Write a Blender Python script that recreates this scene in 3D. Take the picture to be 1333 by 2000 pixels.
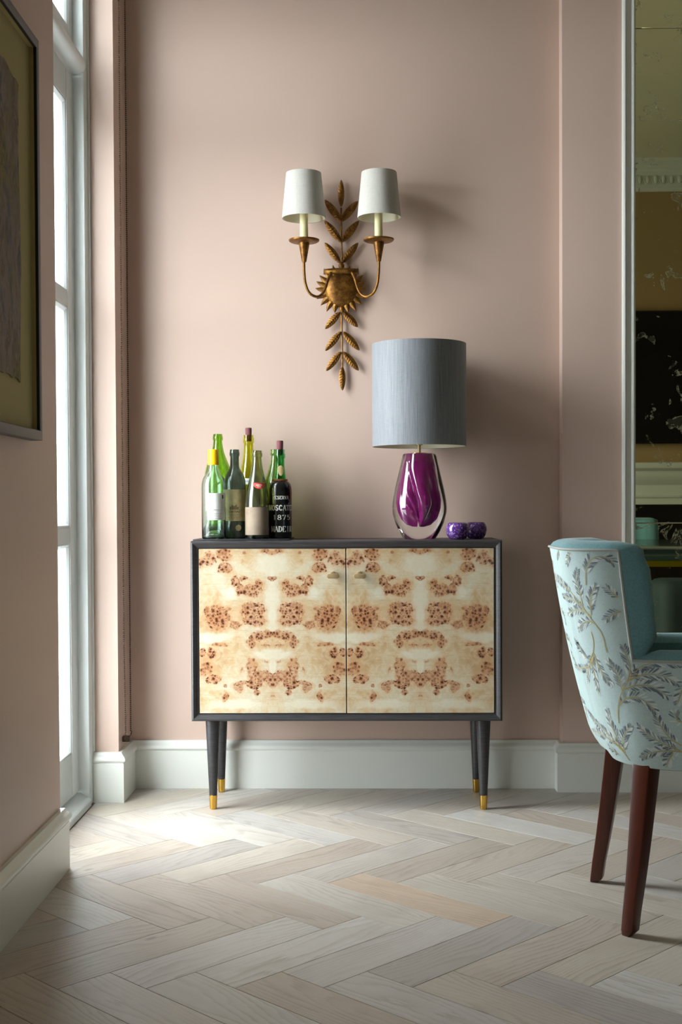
import bpy, bmesh, math, random
import numpy as np
from mathutils import Vector, Matrix

# ------------------------------------------------------------------ reset
for o in list(bpy.data.objects): bpy.data.objects.remove(o, do_unlink=True)
scene = bpy.context.scene
COL = scene.collection
random.seed(11)

# ------------------------------------------------------------------ camera
F, YAW, PITCH, ROLL, CX, CY, EYE = 2459.7, .02137, .02111, -.00457, 666.5, 1043.9, .97
_cy, _sy = math.cos(YAW), math.sin(YAW)
fwd = np.array([-_sy*math.cos(PITCH), _cy*math.cos(PITCH), -math.sin(PITCH)])
rgt = np.array([_cy, _sy, 0.]); upv = np.cross(rgt, fwd)
_c, _s = math.cos(ROLL), math.sin(ROLL)
rgt, upv = _c*rgt+_s*upv, -_s*rgt+_c*upv
cam_d = bpy.data.cameras.new('camera')
cam = bpy.data.objects.new('camera', cam_d); COL.objects.link(cam)
cam_d.sensor_fit = 'HORIZONTAL'; cam_d.sensor_width = 36.0
cam_d.lens = F*36.0/1333.0
cam_d.shift_y = (CY-1000.0)/1333.0
cam_d.clip_start = .05
M = Matrix(((rgt[0], upv[0], -fwd[0], 0), (rgt[1], upv[1], -fwd[1], 0), (rgt[2], upv[2], -fwd[2], EYE), (0, 0, 0, 1)))
cam.matrix_world = M
scene.camera = cam

def at(x, y, Y=None, X=None, Z=None):
    """point of a plane (Y=, X= or Z=) seen at a photo pixel"""
    d = fwd+rgt*(x-CX)/F-upv*(y-CY)/F
    t = Y/d[1] if Y is not None else (X/d[0] if X is not None else (Z-EYE)/d[2])
    return Vector((float(t*d[0]), float(t*d[1]), float(EYE+t*d[2])))
def px(P):
    d = np.array(P)-np.array([0, 0, EYE]); z = d@fwd
    return np.array([CX+F*(d@rgt)/z, CY-F*(d@upv)/z])

# ------------------------------------------------------------------ light
world = bpy.data.worlds.new('overcast_sky'); scene.world = world
world.use_nodes = True
bg = world.node_tree.nodes['Background']
bg.inputs['Color'].default_value = (.955, .98, 1.0, 1)
bg.inputs['Strength'].default_value = 33.0
# overcast sky: a little dimmer towards the horizon, pale ground below it
_wt = world.node_tree
_tc = _wt.nodes.new('ShaderNodeTexCoord'); _sx = _wt.nodes.new('ShaderNodeSeparateXYZ'); _rp = _wt.nodes.new('ShaderNodeValToRGB'); _mr = _wt.nodes.new('ShaderNodeMapRange')
_wt.links.new(_tc.outputs['Generated'], _sx.inputs[0]); _wt.links.new(_sx.outputs[2], _mr.inputs[0]); _mr.inputs[1].default_value = -1; _mr.inputs[2].default_value = 1
_wt.links.new(_mr.outputs[0], _rp.inputs[0]); _wt.links.new(_rp.outputs[0], bg.inputs['Color'])
_e = _rp.color_ramp.elements; _e.new(.5); _e.new(.5)
for _q, (_p, _v) in zip(_e, ((0, .34), (.485, .38), (.515, .80), (1, 1.0))): _q.position = _p; _q.color = (_v*.92, _v*.965, _v, 1)
vs = scene.view_settings
vs.view_transform = 'Standard'; vs.look = 'None'; vs.gamma = 1.0; vs.use_curve_mapping = False
vs.exposure = 0.0

# room constants (metres)
XL, W, PIER, DN, NIB = -.829, 4.354, 4.294, 3.346, 4.140
XR, YF, CEIL = 6.60, -.73, 3.48
HEAD = 2.88                      # underside of the door head
PX = .6605                       # where the wall steps forward
XO = -1.045                      # outer face of the left wall
def portal(name, y0, y1, z0, z1):
    l = bpy.data.lights.new(name, 'AREA'); l.shape = 'RECTANGLE'; l.size = z1-z0; l.size_y = y1-y0
    l.cycles.is_portal = True
    o = bpy.data.objects.new(name, l); COL.objects.link(o)
    o.location = (XO-.03, (y0+y1)/2, (z0+z1)/2); o.rotation_euler = (0, -math.pi/2, 0)
portal('daylight_portal', DN, NIB, 0, HEAD)
FILL_WIN = (.30, .90, .95, 2.25)     # unseen window added in the left wall as fill light for the chair
portal('daylight_portal', *FILL_WIN)

# ------------------------------------------------------------------ helpers
def srgb(r, g, b):
    f = lambda v: (v/255/12.92 if v/255 <= .04045 else ((v/255+.055)/1.055)**2.4)
    return (f(r), f(g), f(b), 1)

class NT:
    def __init__(s, name):
        s.m = bpy.data.materials.new(name); s.m.use_nodes = True
        s.t = s.m.node_tree; s.b = s.t.nodes['Principled BSDF']; s.out = s.t.nodes['Material Output']
    def n(s, typ, props=None, **ins):
        k = s.t.nodes.new('ShaderNode'+typ)
        for a, v in (props or {}).items(): setattr(k, a, v)
        for a, v in ins.items():
            a = a.replace('_', ' ')
            i = k.inputs[int(a[2:])] if a.startswith('in') and a[2:].isdigit() else k.inputs[a]
            s.put(i, v)
        return k
    def put(s, i, v):
        if isinstance(v, bpy.types.NodeSocket): s.t.links.new(v, i)
        elif isinstance(v, bpy.types.Node): s.t.links.new(v.outputs[0], i)
        else: i.default_value = v
    def set(s, **kw):
        for a, v in kw.items(): s.put(s.b.inputs[a.replace('_', ' ')], v)
        return s
    def math(s, op, a, b=0.0, c=None, clamp=False):
        k = s.n('Math', {'operation': op, 'use_clamp': clamp}); s.put(k.inputs[0], a); s.put(k.inputs[1], b)
        if c is not None: s.put(k.inputs[2], c)
        return k.outputs[0]
    def ramp(s, fac, stops, interp='LINEAR'):
        k = s.n('ValToRGB'); s.put(k.inputs[0], fac); e = k.color_ramp.elements; k.color_ramp.interpolation = interp
        while len(e) < len(stops): e.new(.5)
        for q, (p, c) in zip(e, stops): q.position = p; q.color = c if len(c) == 4 else (*c, 1)
        return k.outputs[0]
    def mix(s, fac, a, b, blend='MIX'):
        k = s.n('Mix', {'data_type': 'RGBA', 'blend_type': blend}); s.put(k.inputs[0], fac); s.put(k.inputs[6], a); s.put(k.inputs[7], b)
        return k.outputs[2]
    def coord(s, scale=(1, 1, 1), kind='Object', off=None):
        tc = s.n('TexCoord'); mp = s.n('Mapping'); s.t.links.new(tc.outputs[kind], mp.inputs[0]); mp.inputs['Scale'].default_value = scale
        if off is not None: s.put(mp.inputs['Location'], off)
        return mp.outputs[0]
    def noise(s, vec, scale, detail=3.0, rough=.5, dist=0.0):
        return s.n('TexNoise', Vector=vec, Scale=scale, Detail=detail, Roughness=rough, Distortion=dist).outputs[0]
    def bump(s, h, strength=.2, dist=.01):
        k = s.n('Bump', Strength=strength, Distance=dist); s.put(k.inputs['Height'], h); s.put(s.b.inputs['Normal'], k.outputs[0]); return s

def plain(name, col, rough=.5, metal=0.0, bump=0.0, bscale=200.0, var=0.0, **kw):
    m = NT(name); co = m.coord()
    nz = m.noise(co, bscale, 4)
    big = m.noise(co, 6.0, 3)
    if var: m.set(Base_Color=m.mix(m.math('MULTIPLY', big, var, clamp=True), col, tuple(c*.55 for c in col[:3])+(1,)))
    else: m.set(Base_Color=m.mix(m.math('MULTIPLY', nz, .06), col, tuple(c*.8 for c in col[:3])+(1,)))
    m.set(Roughness=rough, Metallic=metal, **kw)
    if bump: m.bump(nz, bump, .002)
    return m.m

def link(name, me, mat, parent=None, origin=None):
    o = bpy.data.objects.new(name, me); COL.objects.link(o)
    if mat is not None: me.materials.append(mat)
    if parent is not None: o.parent = parent
    return o

class MB:
    """collects geometry in world coordinates; build() links it as one mesh object"""
    def __init__(s): s.v = []; s.f = []
    def add(s, vs, fs):
        k = len(s.v); s.v += [tuple(map(float, p)) for p in vs]; s.f += [tuple(i+k for i in q) for q in fs]; return s
    def box(s, x0, x1, y0, y1, z0, z1):
        return s.add([(x0,y0,z0),(x1,y0,z0),(x1,y1,z0),(x0,y1,z0),(x0,y0,z1),(x1,y0,z1),(x1,y1,z1),(x0,y1,z1)],
                     [(0,3,2,1),(4,5,6,7),(0,1,5,4),(1,2,6,5),(2,3,7,6),(3,0,4,7)])
    def lathe(s, prof, c=(0, 0, 0), n=40, rfun=None):
        vs = []; m = len(prof)
        for i in range(n):
            a = 2*math.pi*i/n
            for (r, z) in prof:
                q = r*(rfun(a, z) if rfun else 1)
                vs.append((c[0]+q*math.cos(a), c[1]+q*math.sin(a), c[2]+z))
        fs = []
        for i in range(n):
            j = (i+1) % n
            for k in range(m-1):
                a, b, cc, d = i*m+k, j*m+k, j*m+k+1, i*m+k+1
                if prof[k][0] < 1e-7: fs.append((a, cc, d))
                elif prof[k+1][0] < 1e-7: fs.append((a, b, d))
                else: fs.append((a, b, cc, d))
        return s.add(vs, fs)
    def tube(s, pts, rad, n=10, cap=True, closed=False, up=None):
        pts = [Vector(p) for p in pts]; m = len(pts); vs = []; fs = []
        rad = rad if isinstance(rad, (list, tuple)) else [rad]*m
        prev = None
        for i, p in enumerate(pts):
            t = (pts[(i+1) % m]-pts[i-1]) if (closed or 0 < i < m-1) else (pts[1]-pts[0] if i == 0 else pts[-1]-pts[-2])
            t.normalize()
            if prev is None: a = t.orthogonal().normalized()
            else: a = (prev-t*prev.dot(t)).normalized()
            prev = a; b = t.cross(a)
            for k in range(n):
                w = 2*math.pi*k/n; vs.append(p+(a*math.cos(w)+b*math.sin(w))*rad[i])
        for i in range(m if closed else m-1):
            j = (i+1) % m
            for k in range(n): fs.append((i*n+k, i*n+(k+1) % n, j*n+(k+1) % n, j*n+k))
        if cap and not closed: fs += [tuple(range(n))[::-1], tuple((m-1)*n+k for k in range(n))]
        return s.add(vs, fs)
    def prism(s, poly, fn0, fn1):
        n = len(poly)
        return s.add([fn0(*p) for p in poly]+[fn1(*p) for p in poly],
                     [tuple(range(n))[::-1], tuple(range(n, 2*n))]+[(i, (i+1) % n, n+(i+1) % n, n+i) for i in range(n)])
    def grid(s, fn, us, vs_, flip=False):
        a, b = len(us), len(vs_)
        V = [fn(u, v) for u in us for v in vs_]
        fs = [(i*b+j, (i+1)*b+j, (i+1)*b+j+1, i*b+j+1) for i in range(a-1) for j in range(b-1)]
        if flip: fs = [q[::-1] for q in fs]
        return s.add(V, fs)
    def sphere(s, c, r, nu=8, nv=6, sc=(1, 1, 1)):
        prof = [(max(0.0, math.sin(math.pi*k/nv)), -math.cos(math.pi*k/nv)) for k in range(nv+1)]
        prof[0] = (0, -1); prof[-1] = (0, 1)
        vs = []; fs = []
        k0 = MB().lathe(prof, n=nu)
        return s.add([(c[0]+p[0]*r*sc[0], c[1]+p[1]*r*sc[1], c[2]+p[2]*r*sc[2]) for p in k0.v], k0.f)
    def mesh(s, name, origin=(0, 0, 0), bevel=0.0, seg=2, smooth=40, weld=True):
        bm = bmesh.new()
        o = Vector(origin)
        V = [bm.verts.new(Vector(p)-o) for p in s.v]
        for q in s.f:
            try: bm.faces.new([V[i] for i in q])
            except ValueError: pass
        if weld: bmesh.ops.remove_doubles(bm, verts=bm.verts, dist=1e-6)
        bmesh.ops.recalc_face_normals(bm, faces=bm.faces)
        if bevel:
            es = [e for e in bm.edges if len(e.link_faces) == 2 and e.calc_face_angle(0) > .6]
            bmesh.ops.bevel(bm, geom=es, offset=bevel, segments=seg, profile=.5, affect='EDGES', clamp_overlap=True)
        me = bpy.data.meshes.new(name); bm.to_mesh(me); bm.free()
        if smooth:
            for p in me.polygons: p.use_smooth = True
            me.set_sharp_from_angle(angle=math.radians(smooth))
        return me
    def build(s, name, mat, parent=None, origin=None, **kw):
        o = Vector(parent_world(parent)) if parent is not None else Vector(origin or (0, 0, 0))
        me = s.mesh(name, o, **kw); ob = link(name, me, mat, parent)
        if parent is None: ob.location = o
        return ob

def parent_world(p):
    v = Vector((0, 0, 0))
    while p is not None: v += p.location; p = p.parent
    return v
def thing(name, loc, label=None, cat=None, group=None):
    o = bpy.data.objects.new(name, None); COL.objects.link(o); o.location = loc; o.empty_display_size = .05
    return tag(o, label, cat, group)
def tag(o, label=None, cat=None, group=None, kind=None):
    for k, v in (('label', label), ('category', cat), ('group', group), ('kind', kind)):
        if v: o[k] = v
    return o
def part(parent, name, mb, mat, label=None, **kw):
    o = mb.build(name, mat, parent, **kw)
    if label: o['label'] = label
    return o
def copy_tree(o, parent=None):
    c = o.copy(); COL.objects.link(c); c.parent = parent
    for ch in list(o.children): copy_tree(ch, c)
    return c
def box(*a): return MB().box(*a)
def smoothpath(pts, n=8, closed=False):
    """Catmull-Rom through pts"""
    P = [np.array(p, float) for p in pts]; out = []
    m = len(P)
    for i in range(m-1):
        p0 = P[i-1] if i > 0 else 2*P[0]-P[1]; p1, p2 = P[i], P[i+1]
        p3 = P[i+2] if i+2 < m else 2*P[-1]-P[-2]
        for k in range(n):
            t = k/n
            out.append(.5*((2*p1)+(-p0+p2)*t+(2*p0-5*p1+4*p2-p3)*t*t+(-p0+3*p1-3*p2+p3)*t**3))
    out.append(P[-1]); return out

# ------------------------------------------------------------------ materials
def wall_mat():
    m = NT('pink_plaster_paint'); co = m.coord()
    n1 = m.noise(co, 1.2, 3); n2 = m.noise(co, 260, 4)
    m.set(Base_Color=m.mix(n1, srgb(206, 181, 167), srgb(202, 176, 162)), Roughness=.48)
    m.b.inputs['Specular IOR Level'].default_value = .4
    m.bump(n2, .06, .001); return m.m
M_wall = wall_mat()
M_white = plain('white_satin_paint', srgb(226, 228, 222), .35, bump=.02, bscale=60)
M_doorw = plain('white_door_gloss', srgb(222, 228, 228), .3, bump=.02, bscale=60)
M_ceil = plain('ceiling_paint', srgb(226, 222, 200), .8)
M_teal = plain('deep_teal_paint', srgb(58, 78, 82), .6); M_ochre = plain('ochre_paint', srgb(176, 146, 104), .6)
M_gap = plain('dark_joint', srgb(70, 60, 52), .9)
def oak_mat():
    m = NT('limed_oak'); oi = m.n('ObjectInfo')
    rnd = oi.outputs['Random']; off = m.n('CombineXYZ', X=m.math('MULTIPLY', rnd, 37.0), Y=m.math('MULTIPLY', rnd, 91.0), Z=m.math('MULTIPLY', rnd, 53.0))
    co = m.coord((1, 1, 1), off=off.outputs[0])
    # flat-sawn figure: long growth-ring lines bent by a slow, stretched noise
    slow = m.n('Mapping', Vector=co); slow.inputs['Scale'].default_value = (1.6, 7.0, 7.0)
    warp = m.noise(slow.outputs[0], 1.0, 2, .4)
    sy = m.n('SeparateXYZ', Vector=co)
    ph = m.math('MULTIPLY_ADD', warp, 13.0, m.math('MULTIPLY', sy.outputs[1], 55.0))
    jit = m.n('Mapping', Vector=co); jit.inputs['Scale'].default_value = (14, 220, 220)
    fine = m.noise(jit.outputs[0], 1.0, 5, .65)
    ph = m.math('MULTIPLY_ADD', fine, 1.1, ph)
    saw = m.math('FRACT', ph)
    rings = m.ramp(saw, [(0, (0,0,0)), (.55, (.25,.25,.25)), (.88, (1,1,1)), (1, (0,0,0))])
    where = m.ramp(m.noise(slow.outputs[0], 1.7, 2), [(.36, (.25,.25,.25)), (.60, (1,1,1))])
    rings = m.math('MULTIPLY', rings, where)
    pore = m.n('Mapping', Vector=co); pore.inputs['Scale'].default_value = (25, 900, 900)
    pores = m.noise(pore.outputs[0], 1.0, 3, .6)
    blot = m.noise(co, 5.0, 4, .55)
    base = oi.outputs['Color']
    dark = m.mix(1.0, base, (.66, .62, .58, 1), 'MULTIPLY')
    lite = m.mix(1.0, base, (1.10, 1.11, 1.12, 1), 'MULTIPLY')
    g = m.mix(m.math('MULTIPLY', rings, .85), base, dark)
    g = m.mix(m.math('MULTIPLY', m.ramp(fine, [(.50, (0,0,0)), (.72, (1,1,1))]), .55), g, lite)
    g = m.mix(m.math('MULTIPLY', m.ramp(pores, [(.28, (1,1,1)), (.42, (0,0,0))]), .55), g, dark)
    g = m.mix(m.math('MULTIPLY', m.ramp(blot, [(.52, (0,0,0)), (.74, (1,1,1))]), .40), g, dark)
    # a few small knots
    kn = m.n('TexVoronoi', Vector=m.n('Mapping', Vector=co, Scale=(1, 2.2, 1)).outputs[0], Scale=2.6).outputs[0]
    g = m.mix(m.math('MULTIPLY', m.ramp(kn, [(.02, (1,1,1)), (.055, (0,0,0))]), .6), g, m.mix(1.0, base, (.42, .38, .36, 1), 'MULTIPLY'))
    m.set(Base_Color=g, Roughness=m.math('ADD', .36, m.math('MULTIPLY', fine, .15)))
    m.bump(m.math('ADD', m.math('MULTIPLY', fine, .6), m.math('MULTIPLY', rings, .2)), .12, .001)
    return m.m
M_oak = oak_mat()

# ------------------------------------------------------------------ floor
TH, PS, PL, PY0, PXB = .02273, .17969, .35462, 2.6168, -.6650
ct, st_ = math.cos(TH), math.sin(TH)
floor = tag(box(XO, XR+.2, YF-.2, W+.2, -.12, -.0125).build('floor', None), kind='structure')
M_sub = plain('floor_underlay', srgb(120, 104, 88), .8); floor.data.materials.append(M_sub)
def clip(poly, a, b, c):          # keep a*x+b*y<=c
    out = []
    for i in range(len(poly)):
        p, q = poly[i], poly[(i+1) % len(poly)]
        dp, dq = a*p[0]+b*p[1]-c, a*q[0]+b*q[1]-c
        if dp <= 0: out.append(p)
        if dp*dq < 0:
            t = dp/(dp-dq); out.append((p[0]+(q[0]-p[0])*t, p[1]+(q[1]-p[1])*t))
    return out
def clip_rect(poly, x0, x1, y0, y1):
    for q in ((-1, 0, -x0), (1, 0, x1), (0, -1, -y0), (0, 1, y1)):
        poly = clip(poly, *q)
        if len(poly) < 3: return []
    return poly
TONES = [(194,187,180), (186,178,170), (190,181,170), (178,170,163), (199,194,189), (174,167,161), (191,181,167), (182,172,161), (188,182,177), (178,166,155), (186,174,163), (197,190,182)]
prnd = random.Random(5)
def add_plank(corners, ang):
    cx = sum(p[0] for p in corners)/4; cy = sum(p[1] for p in corners)/4
    g = .0007
    cor = []
    for p in corners:             # shrink for the joint
        dx, dy = p[0]-cx, p[1]-cy
        lx, ly = dx*math.cos(ang)+dy*math.sin(ang), -dx*math.sin(ang)+dy*math.cos(ang)
        lx -= math.copysign(g, lx); ly -= math.copysign(g, ly)
        cor.append((cx+lx*math.cos(ang)-ly*math.sin(ang), cy+lx*math.sin(ang)+ly*math.cos(ang)))
    mb = MB()
    for rect in ((XL+.001, 2.80, 1.25, W-.001), (-.904, XL+.001, DN+.001, NIB-.021)):
        q = clip_rect(cor, *rect)
        if len(q) >= 3:
            area = abs(sum(q[i][0]*q[(i+1)%len(q)][1]-q[(i+1)%len(q)][0]*q[i][1] for i in range(len(q))))/2
            if area < 2e-5: continue
            loc = [((x-cx)*math.cos(ang)+(y-cy)*math.sin(ang), -(x-cx)*math.sin(ang)+(y-cy)*math.cos(ang)) for x, y in q]
            mb.prism(loc, lambda x, y: (x, y, -.012), lambda x, y: (x, y, 0))
    if not mb.f: return
    me = mb.mesh('plank', bevel=.0004, seg=1, smooth=0)
    o = link('plank', me, M_oak, floor); o.location = (cx, cy, 0); o.rotation_euler = (0, 0, ang)
    t = prnd.choice(TONES); k = prnd.uniform(.94, 1.06)
    pp = px((cx, cy, 0))
    if abs(pp[0]-822) < 40 and abs(pp[1]-1757) < 22: t = (192,172,154); k = 1.0   # the warm-toned plank
    o.color = tuple(min(1, v*k) for v in srgb(*t)[:3])+(1,)
def rot(x, y): return (x*ct-y*st_, x*st_+y*ct)
for j in range(-6, 7):
    yt, yn = PY0+j*PL, PY0+(j+1)*PL
    odd = j % 2
    for k in range(-14, 26):
        xt = PXB+(PL if odd else 0)+k*PS
        if not odd: q = [(xt, yt), (xt+PS/2, yt-PS/2), (xt+PL+PS/2, yn-PS/2), (xt+PL, yn)]; ang = math.pi/4+TH
        else: q = [(xt, yt), (xt-PS/2, yt-PS/2), (xt-PL-PS/2, yn-PS/2), (xt-PL, yn)]; ang = 3*math.pi/4+TH
        add_plank([rot(*p) for p in q], ang)
# boards nearer than the frame: a continuation of the same oak floor
fb = MB(); fb.box(XL, 2.80, YF, 1.2485, -.012, 0); fb.box(2.801, XR, YF, W, -.012, 0)
fo = fb.build('floor_boards', M_oak, floor); fo.color = srgb(198, 190, 181); fo['kind'] = 'stuff'

# ------------------------------------------------------------------ walls
wl = MB()
wl.box(XO, XL, YF-.2, FILL_WIN[0], 0, CEIL); wl.box(XO, XL, FILL_WIN[1], DN, 0, CEIL)
wl.box(XO, XL, FILL_WIN[0], FILL_WIN[1], 0, FILL_WIN[2]); wl.box(XO, XL, FILL_WIN[0], FILL_WIN[1], FILL_WIN[3], CEIL)
wl.box(XO, XL, DN, NIB, HEAD, CEIL); wl.box(XO, XL, NIB, W+.2, 0, CEIL)
tag(wl.build('wall_left', M_wall, weld=False), kind='structure')
tag(box(XL, PX, W, W+.2, 0, CEIL).build('wall_back', M_wall), kind='structure')
tag(box(PX, XR, PIER, W+.2, 0, CEIL).build('wall_back_pier', M_wall, bevel=.003), kind='structure')
tag(box(XR, XR+.2, YF-.2, W+.2, 0, CEIL).build('wall_right', M_teal), kind='structure')  # unseen wall, set far off and dark to keep bounce light low
tag(box(XL, XR, YF-.2, YF, 0, CEIL).build('wall_front', M_ochre), kind='structure')
tag(box(XO, XR+.2, YF-.2, W+.2, CEIL, CEIL+.15).build('ceiling', M_ceil), kind='structure')

# skirting boards
SK = [(0, 0), (.020, 0), (.020, .129), (.0180, .1315), (.0185, .1335), (.0235, .1355), (.0258, .140), (.0255, .1455), (.0225, .151), (.0175, .1555), (.0140, .1595), (.0128, .1635), (.0110, .166), (0, .166)]
def skirting(name, path, mat=None):
    """path: plan points, room on the right-hand side of travel"""
    pts = [Vector((p[0], p[1])) for p in path]; rows = []
    for i, p in enumerate(pts):
        d0 = (p-pts[i-1]).normalized() if i > 0 else None
        d1 = (pts[i+1]-p).normalized() if i < len(pts)-1 else None
        nrm = lambda d: Vector((d.y, -d.x))
        if d0 is None: m = nrm(d1)
        elif d1 is None: m = nrm(d0)
        else:
            m = nrm(d0)+nrm(d1); m = m/m.dot(nrm(d0))
        rows.append([(p.x+m.x*t, p.y+m.y*t, z) for t, z in SK])
    mb = MB(); n = len(SK)
    mb.add([q for r in rows for q in r], [(i*n+k, (i+1)*n+k, (i+1)*n+(k+1) % n, i*n+(k+1) % n) for i in range(len(rows)-1) for k in range(n)]
           + [tuple(range(n))[::-1], tuple((len(rows)-1)*n+k for k in range(n))])
    return tag(mb.build(name, mat or M_white, smooth=30), kind='structure')
skirting('baseboard_left', [(XL, YF), (XL, DN), (XL-.012, DN)])
skirting('baseboard_back', [(-.910, NIB), (XL, NIB), (XL, W), (PX, W), (PX, PIER), (XR, PIER)])

# ------------------------------------------------------------------ glazed door in the left wall
M_pane = NT('window_glass'); gl = M_pane.n('BsdfGlossy', Roughness=.02); tr = M_pane.n('BsdfTransparent', Color=(.97, .99, .985, 1))
fr = M_pane.n('Fresnel', IOR=1.45); ms = M_pane.n('MixShader'); M_pane.put(ms.inputs[0], M_pane.math('MULTIPLY', fr.outputs[0], .35)); M_pane.put(ms.inputs[1], tr); M_pane.put(ms.inputs[2], gl)
M_pane.t.links.new(ms.outputs[0], M_pane.out.inputs['Surface']); M_pane = M_pane.m
JY = 4.070                       # inner edge of the far jamb
LX = -.945                       # room face of the door leaf
NJ = DN+.03
fr_ = thing('trim_1', (-.97, DN, 0)); tag(fr_, kind='structure')
part(fr_, 'jamb', box(XO, -.911, JY, NIB, 0, HEAD), M_doorw, bevel=.004)
part(fr_, 'jamb', box(XO, -.915, DN, NJ, 0, HEAD), M_doorw, bevel=.004)
part(fr_, 'frame_head', box(XO, -.915, NJ, JY, HEAD-.05, HEAD), M_doorw, bevel=.004)
# transom bar with a rounded nosing
tp = [(-1.03, 2.365), (-.950, 2.365), (-.945, 2.372), (-.925, 2.372), (-.910, 2.380), (-.903, 2.395), (-.905, 2.412), (-.915, 2.422), (-.928, 2.425), (-.928, 2.440), (-1.03, 2.452)]
part(fr_, 'transom', MB().prism(tp, lambda x, z: (x, NJ, z), lambda x, z: (x, JY, z)), M_doorw, smooth=50)
# threshold
sp = [(XO, 0), (-.905, 0), (-.905, .022), (-.912, .030), (-.918, .030), (-.940, .046), (XO, .050)]
part(fr_, 'threshold', MB().prism(sp, lambda x, z: (x, NJ, z), lambda x, z: (x, JY, z)), M_doorw, bevel=.002)
part(fr_, 'threshold_seal', box(-.9075, -.9043, NJ, JY, .0005, .0030), M_sub)
# architrave strip against the reveal
part(fr_, 'cover_strip', box(-.9115, -.906, JY+.052, NIB-.0005, .166, HEAD), M_doorw, bevel=.002)
leaf = thing('door_1', (-.97, NJ, .05)); tag(leaf, kind='structure')
y0, y1 = NJ+.003, JY-.003
S = .088
part(leaf, 'stile', box(-.992, LX, y1-S, y1, .052, 2.360), M_doorw, bevel=.002)
part(leaf, 'stile', box(-.992, LX, y0, y0+S, .052, 2.360), M_doorw, bevel=.002)
for a, b in ((.052, .190), (.862, .912), (1.610, 1.656), (2.262, 2.360)):
    part(leaf, 'rail', box(-.990, LX-.0015, y0+S, y1-S, a, b), M_doorw, bevel=.002)
def glazing(parent, ya, yb, za, zb, mat=M_doorw):
    bd = MB(); b = .016
    prof = [(0, -.962), (0, LX-.004), (.006, LX-.003), (.011, LX-.007), (b, -.957), (b, -.962)]
    cs = [(ya, za, 1, 1), (yb, za, -1, 1), (yb, zb, -1, -1), (ya, zb, 1, -1)]
    n = len(prof)
    bd.add([(x, cy+sy*t, cz+sz*t) for cy, cz, sy, sz in cs for t, x in prof],
           [(i*n+k, ((i+1) % 4)*n+k, ((i+1) % 4)*n+k+1, i*n+k+1) for i in range(4) for k in range(n-1)])
    g = part(parent, 'pane', box(-.970, -.964, ya, yb, za, zb), M_pane)
    part(g, 'glazing_bead', bd, mat, smooth=30)
for a, b in ((.190, .862), (.912, 1.610), (1.656, 2.262)): glazing(leaf, y0+S, y1-S, a, b)
fan = thing('window_1', (-.97, NJ, 2.452)); tag(fan, kind='structure')
part(fan, 'stile', box(-.992, LX, y1-.055, y1, 2.454, HEAD-.05), M_doorw, bevel=.002)
part(fan, 'stile', box(-.992, LX, y0, y0+.055, 2.454, HEAD-.05), M_doorw, bevel=.002)
part(fan, 'rail', box(-.990, LX-.001, y0+.055, y1-.055, 2.454, 2.50), M_doorw, bevel=.002)
part(fan, 'rail', box(-.990, LX-.001, y0+.055, y1-.055, HEAD-.10, HEAD-.05), M_doorw, bevel=.002)
glazing(fan, y0+.055, y1-.055, 2.50, HEAD-.10)
# invented second window outside the frame, letting in extra fill light
w2 = thing('added_fill_window', (-.97, FILL_WIN[0], FILL_WIN[2])); tag(w2, kind='structure')
a, b, za, zb = FILL_WIN
for ya, yb in ((a, a+.05), (b-.05, b)): part(w2, 'fill_window_stile', box(XO, -.93, ya, yb, za, zb), M_doorw, bevel=.003)
for z in (za, zb-.05): part(w2, 'fill_window_rail', box(XO, -.93, a+.05, b-.05, z, z+.05), M_doorw, bevel=.003)
part(w2, 'pane', box(-.970, -.964, a+.05, b-.05, za+.05, zb-.05), M_pane)

# ------------------------------------------------------------------ sideboard
CBY0, CBY1 = 3.978, 4.331
CBX0, CBX1, CBZ0, CBZ1 = -.5634, .4236, .2933, .8663
TK = .0235
def ebony():
    m = NT('black_stained_oak'); co = m.coord((3, 3, 60)); n = m.noise(co, 5, 4, .6)
    co2 = m.coord((3, 60, 60)); n2 = m.noise(co2, 5, 4, .6)
    h = m.math('MULTIPLY', m.math('ADD', n, n2), .5)
    m.set(Base_Color=m.mix(m.ramp(h, [(.35, (0,0,0)), (.65, (1,1,1))]), srgb(38, 36, 38), srgb(62, 60, 62)), Roughness=.38); m.bump(h, .12, .001); return m.m
M_eb = ebony()
def brass(name, col, rough):
    m = NT(name); co = m.coord(); n = m.noise(co, 40, 3); m.set(Base_Color=m.mix(n, col, tuple(c*.85 for c in col[:3])+(1,)), Metallic=1.0, Roughness=rough); return m.m
M_brass = brass('polished_brass', srgb(222, 178, 84), .22)
M_brass2 = brass('pale_brushed_brass', srgb(182, 158, 118), .40); M_brass2.node_tree.nodes['Principled BSDF'].inputs['Metallic'].default_value = .55

cab = thing('sideboard', ((CBX0+CBX1)/2, (CBY0+CBY1)/2, 0), 'two-door burl veneer sideboard with black frame and brass-tipped tapered legs', 'sideboard')
PRF = [(0, CBY1), (0, CBY0+.006), (.0025, CBY0+.0015), (.006, CBY0), (.009, CBY0+.0012), (.0175, CBY0+.0095), (.0200, CBY0+.0105), (TK, CBY0+.0108), (TK, CBY1)]
def member(side):
    def mp(t, y, e):
        if side == 'top': return ((CBX0+t, CBX1-t)[e], y, CBZ1-t)
        if side == 'bottom': return ((CBX0+t, CBX1-t)[e], y, CBZ0+t)
        if side == 'left': return (CBX0+t, y, (CBZ0+t, CBZ1-t)[e])
        return (CBX1-t, y, (CBZ0+t, CBZ1-t)[e])
    return MB().prism(PRF, lambda t, y: mp(t, y, 0), lambda t, y: mp(t, y, 1))
part(cab, 'top_panel', member('top'), M_eb, smooth=30)
part(cab, 'bottom_panel', member('bottom'), M_eb, smooth=30)
part(cab, 'side_panel', member('left'), M_eb, smooth=30)
part(cab, 'side_panel', member('right'), M_eb, smooth=30)
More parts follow.
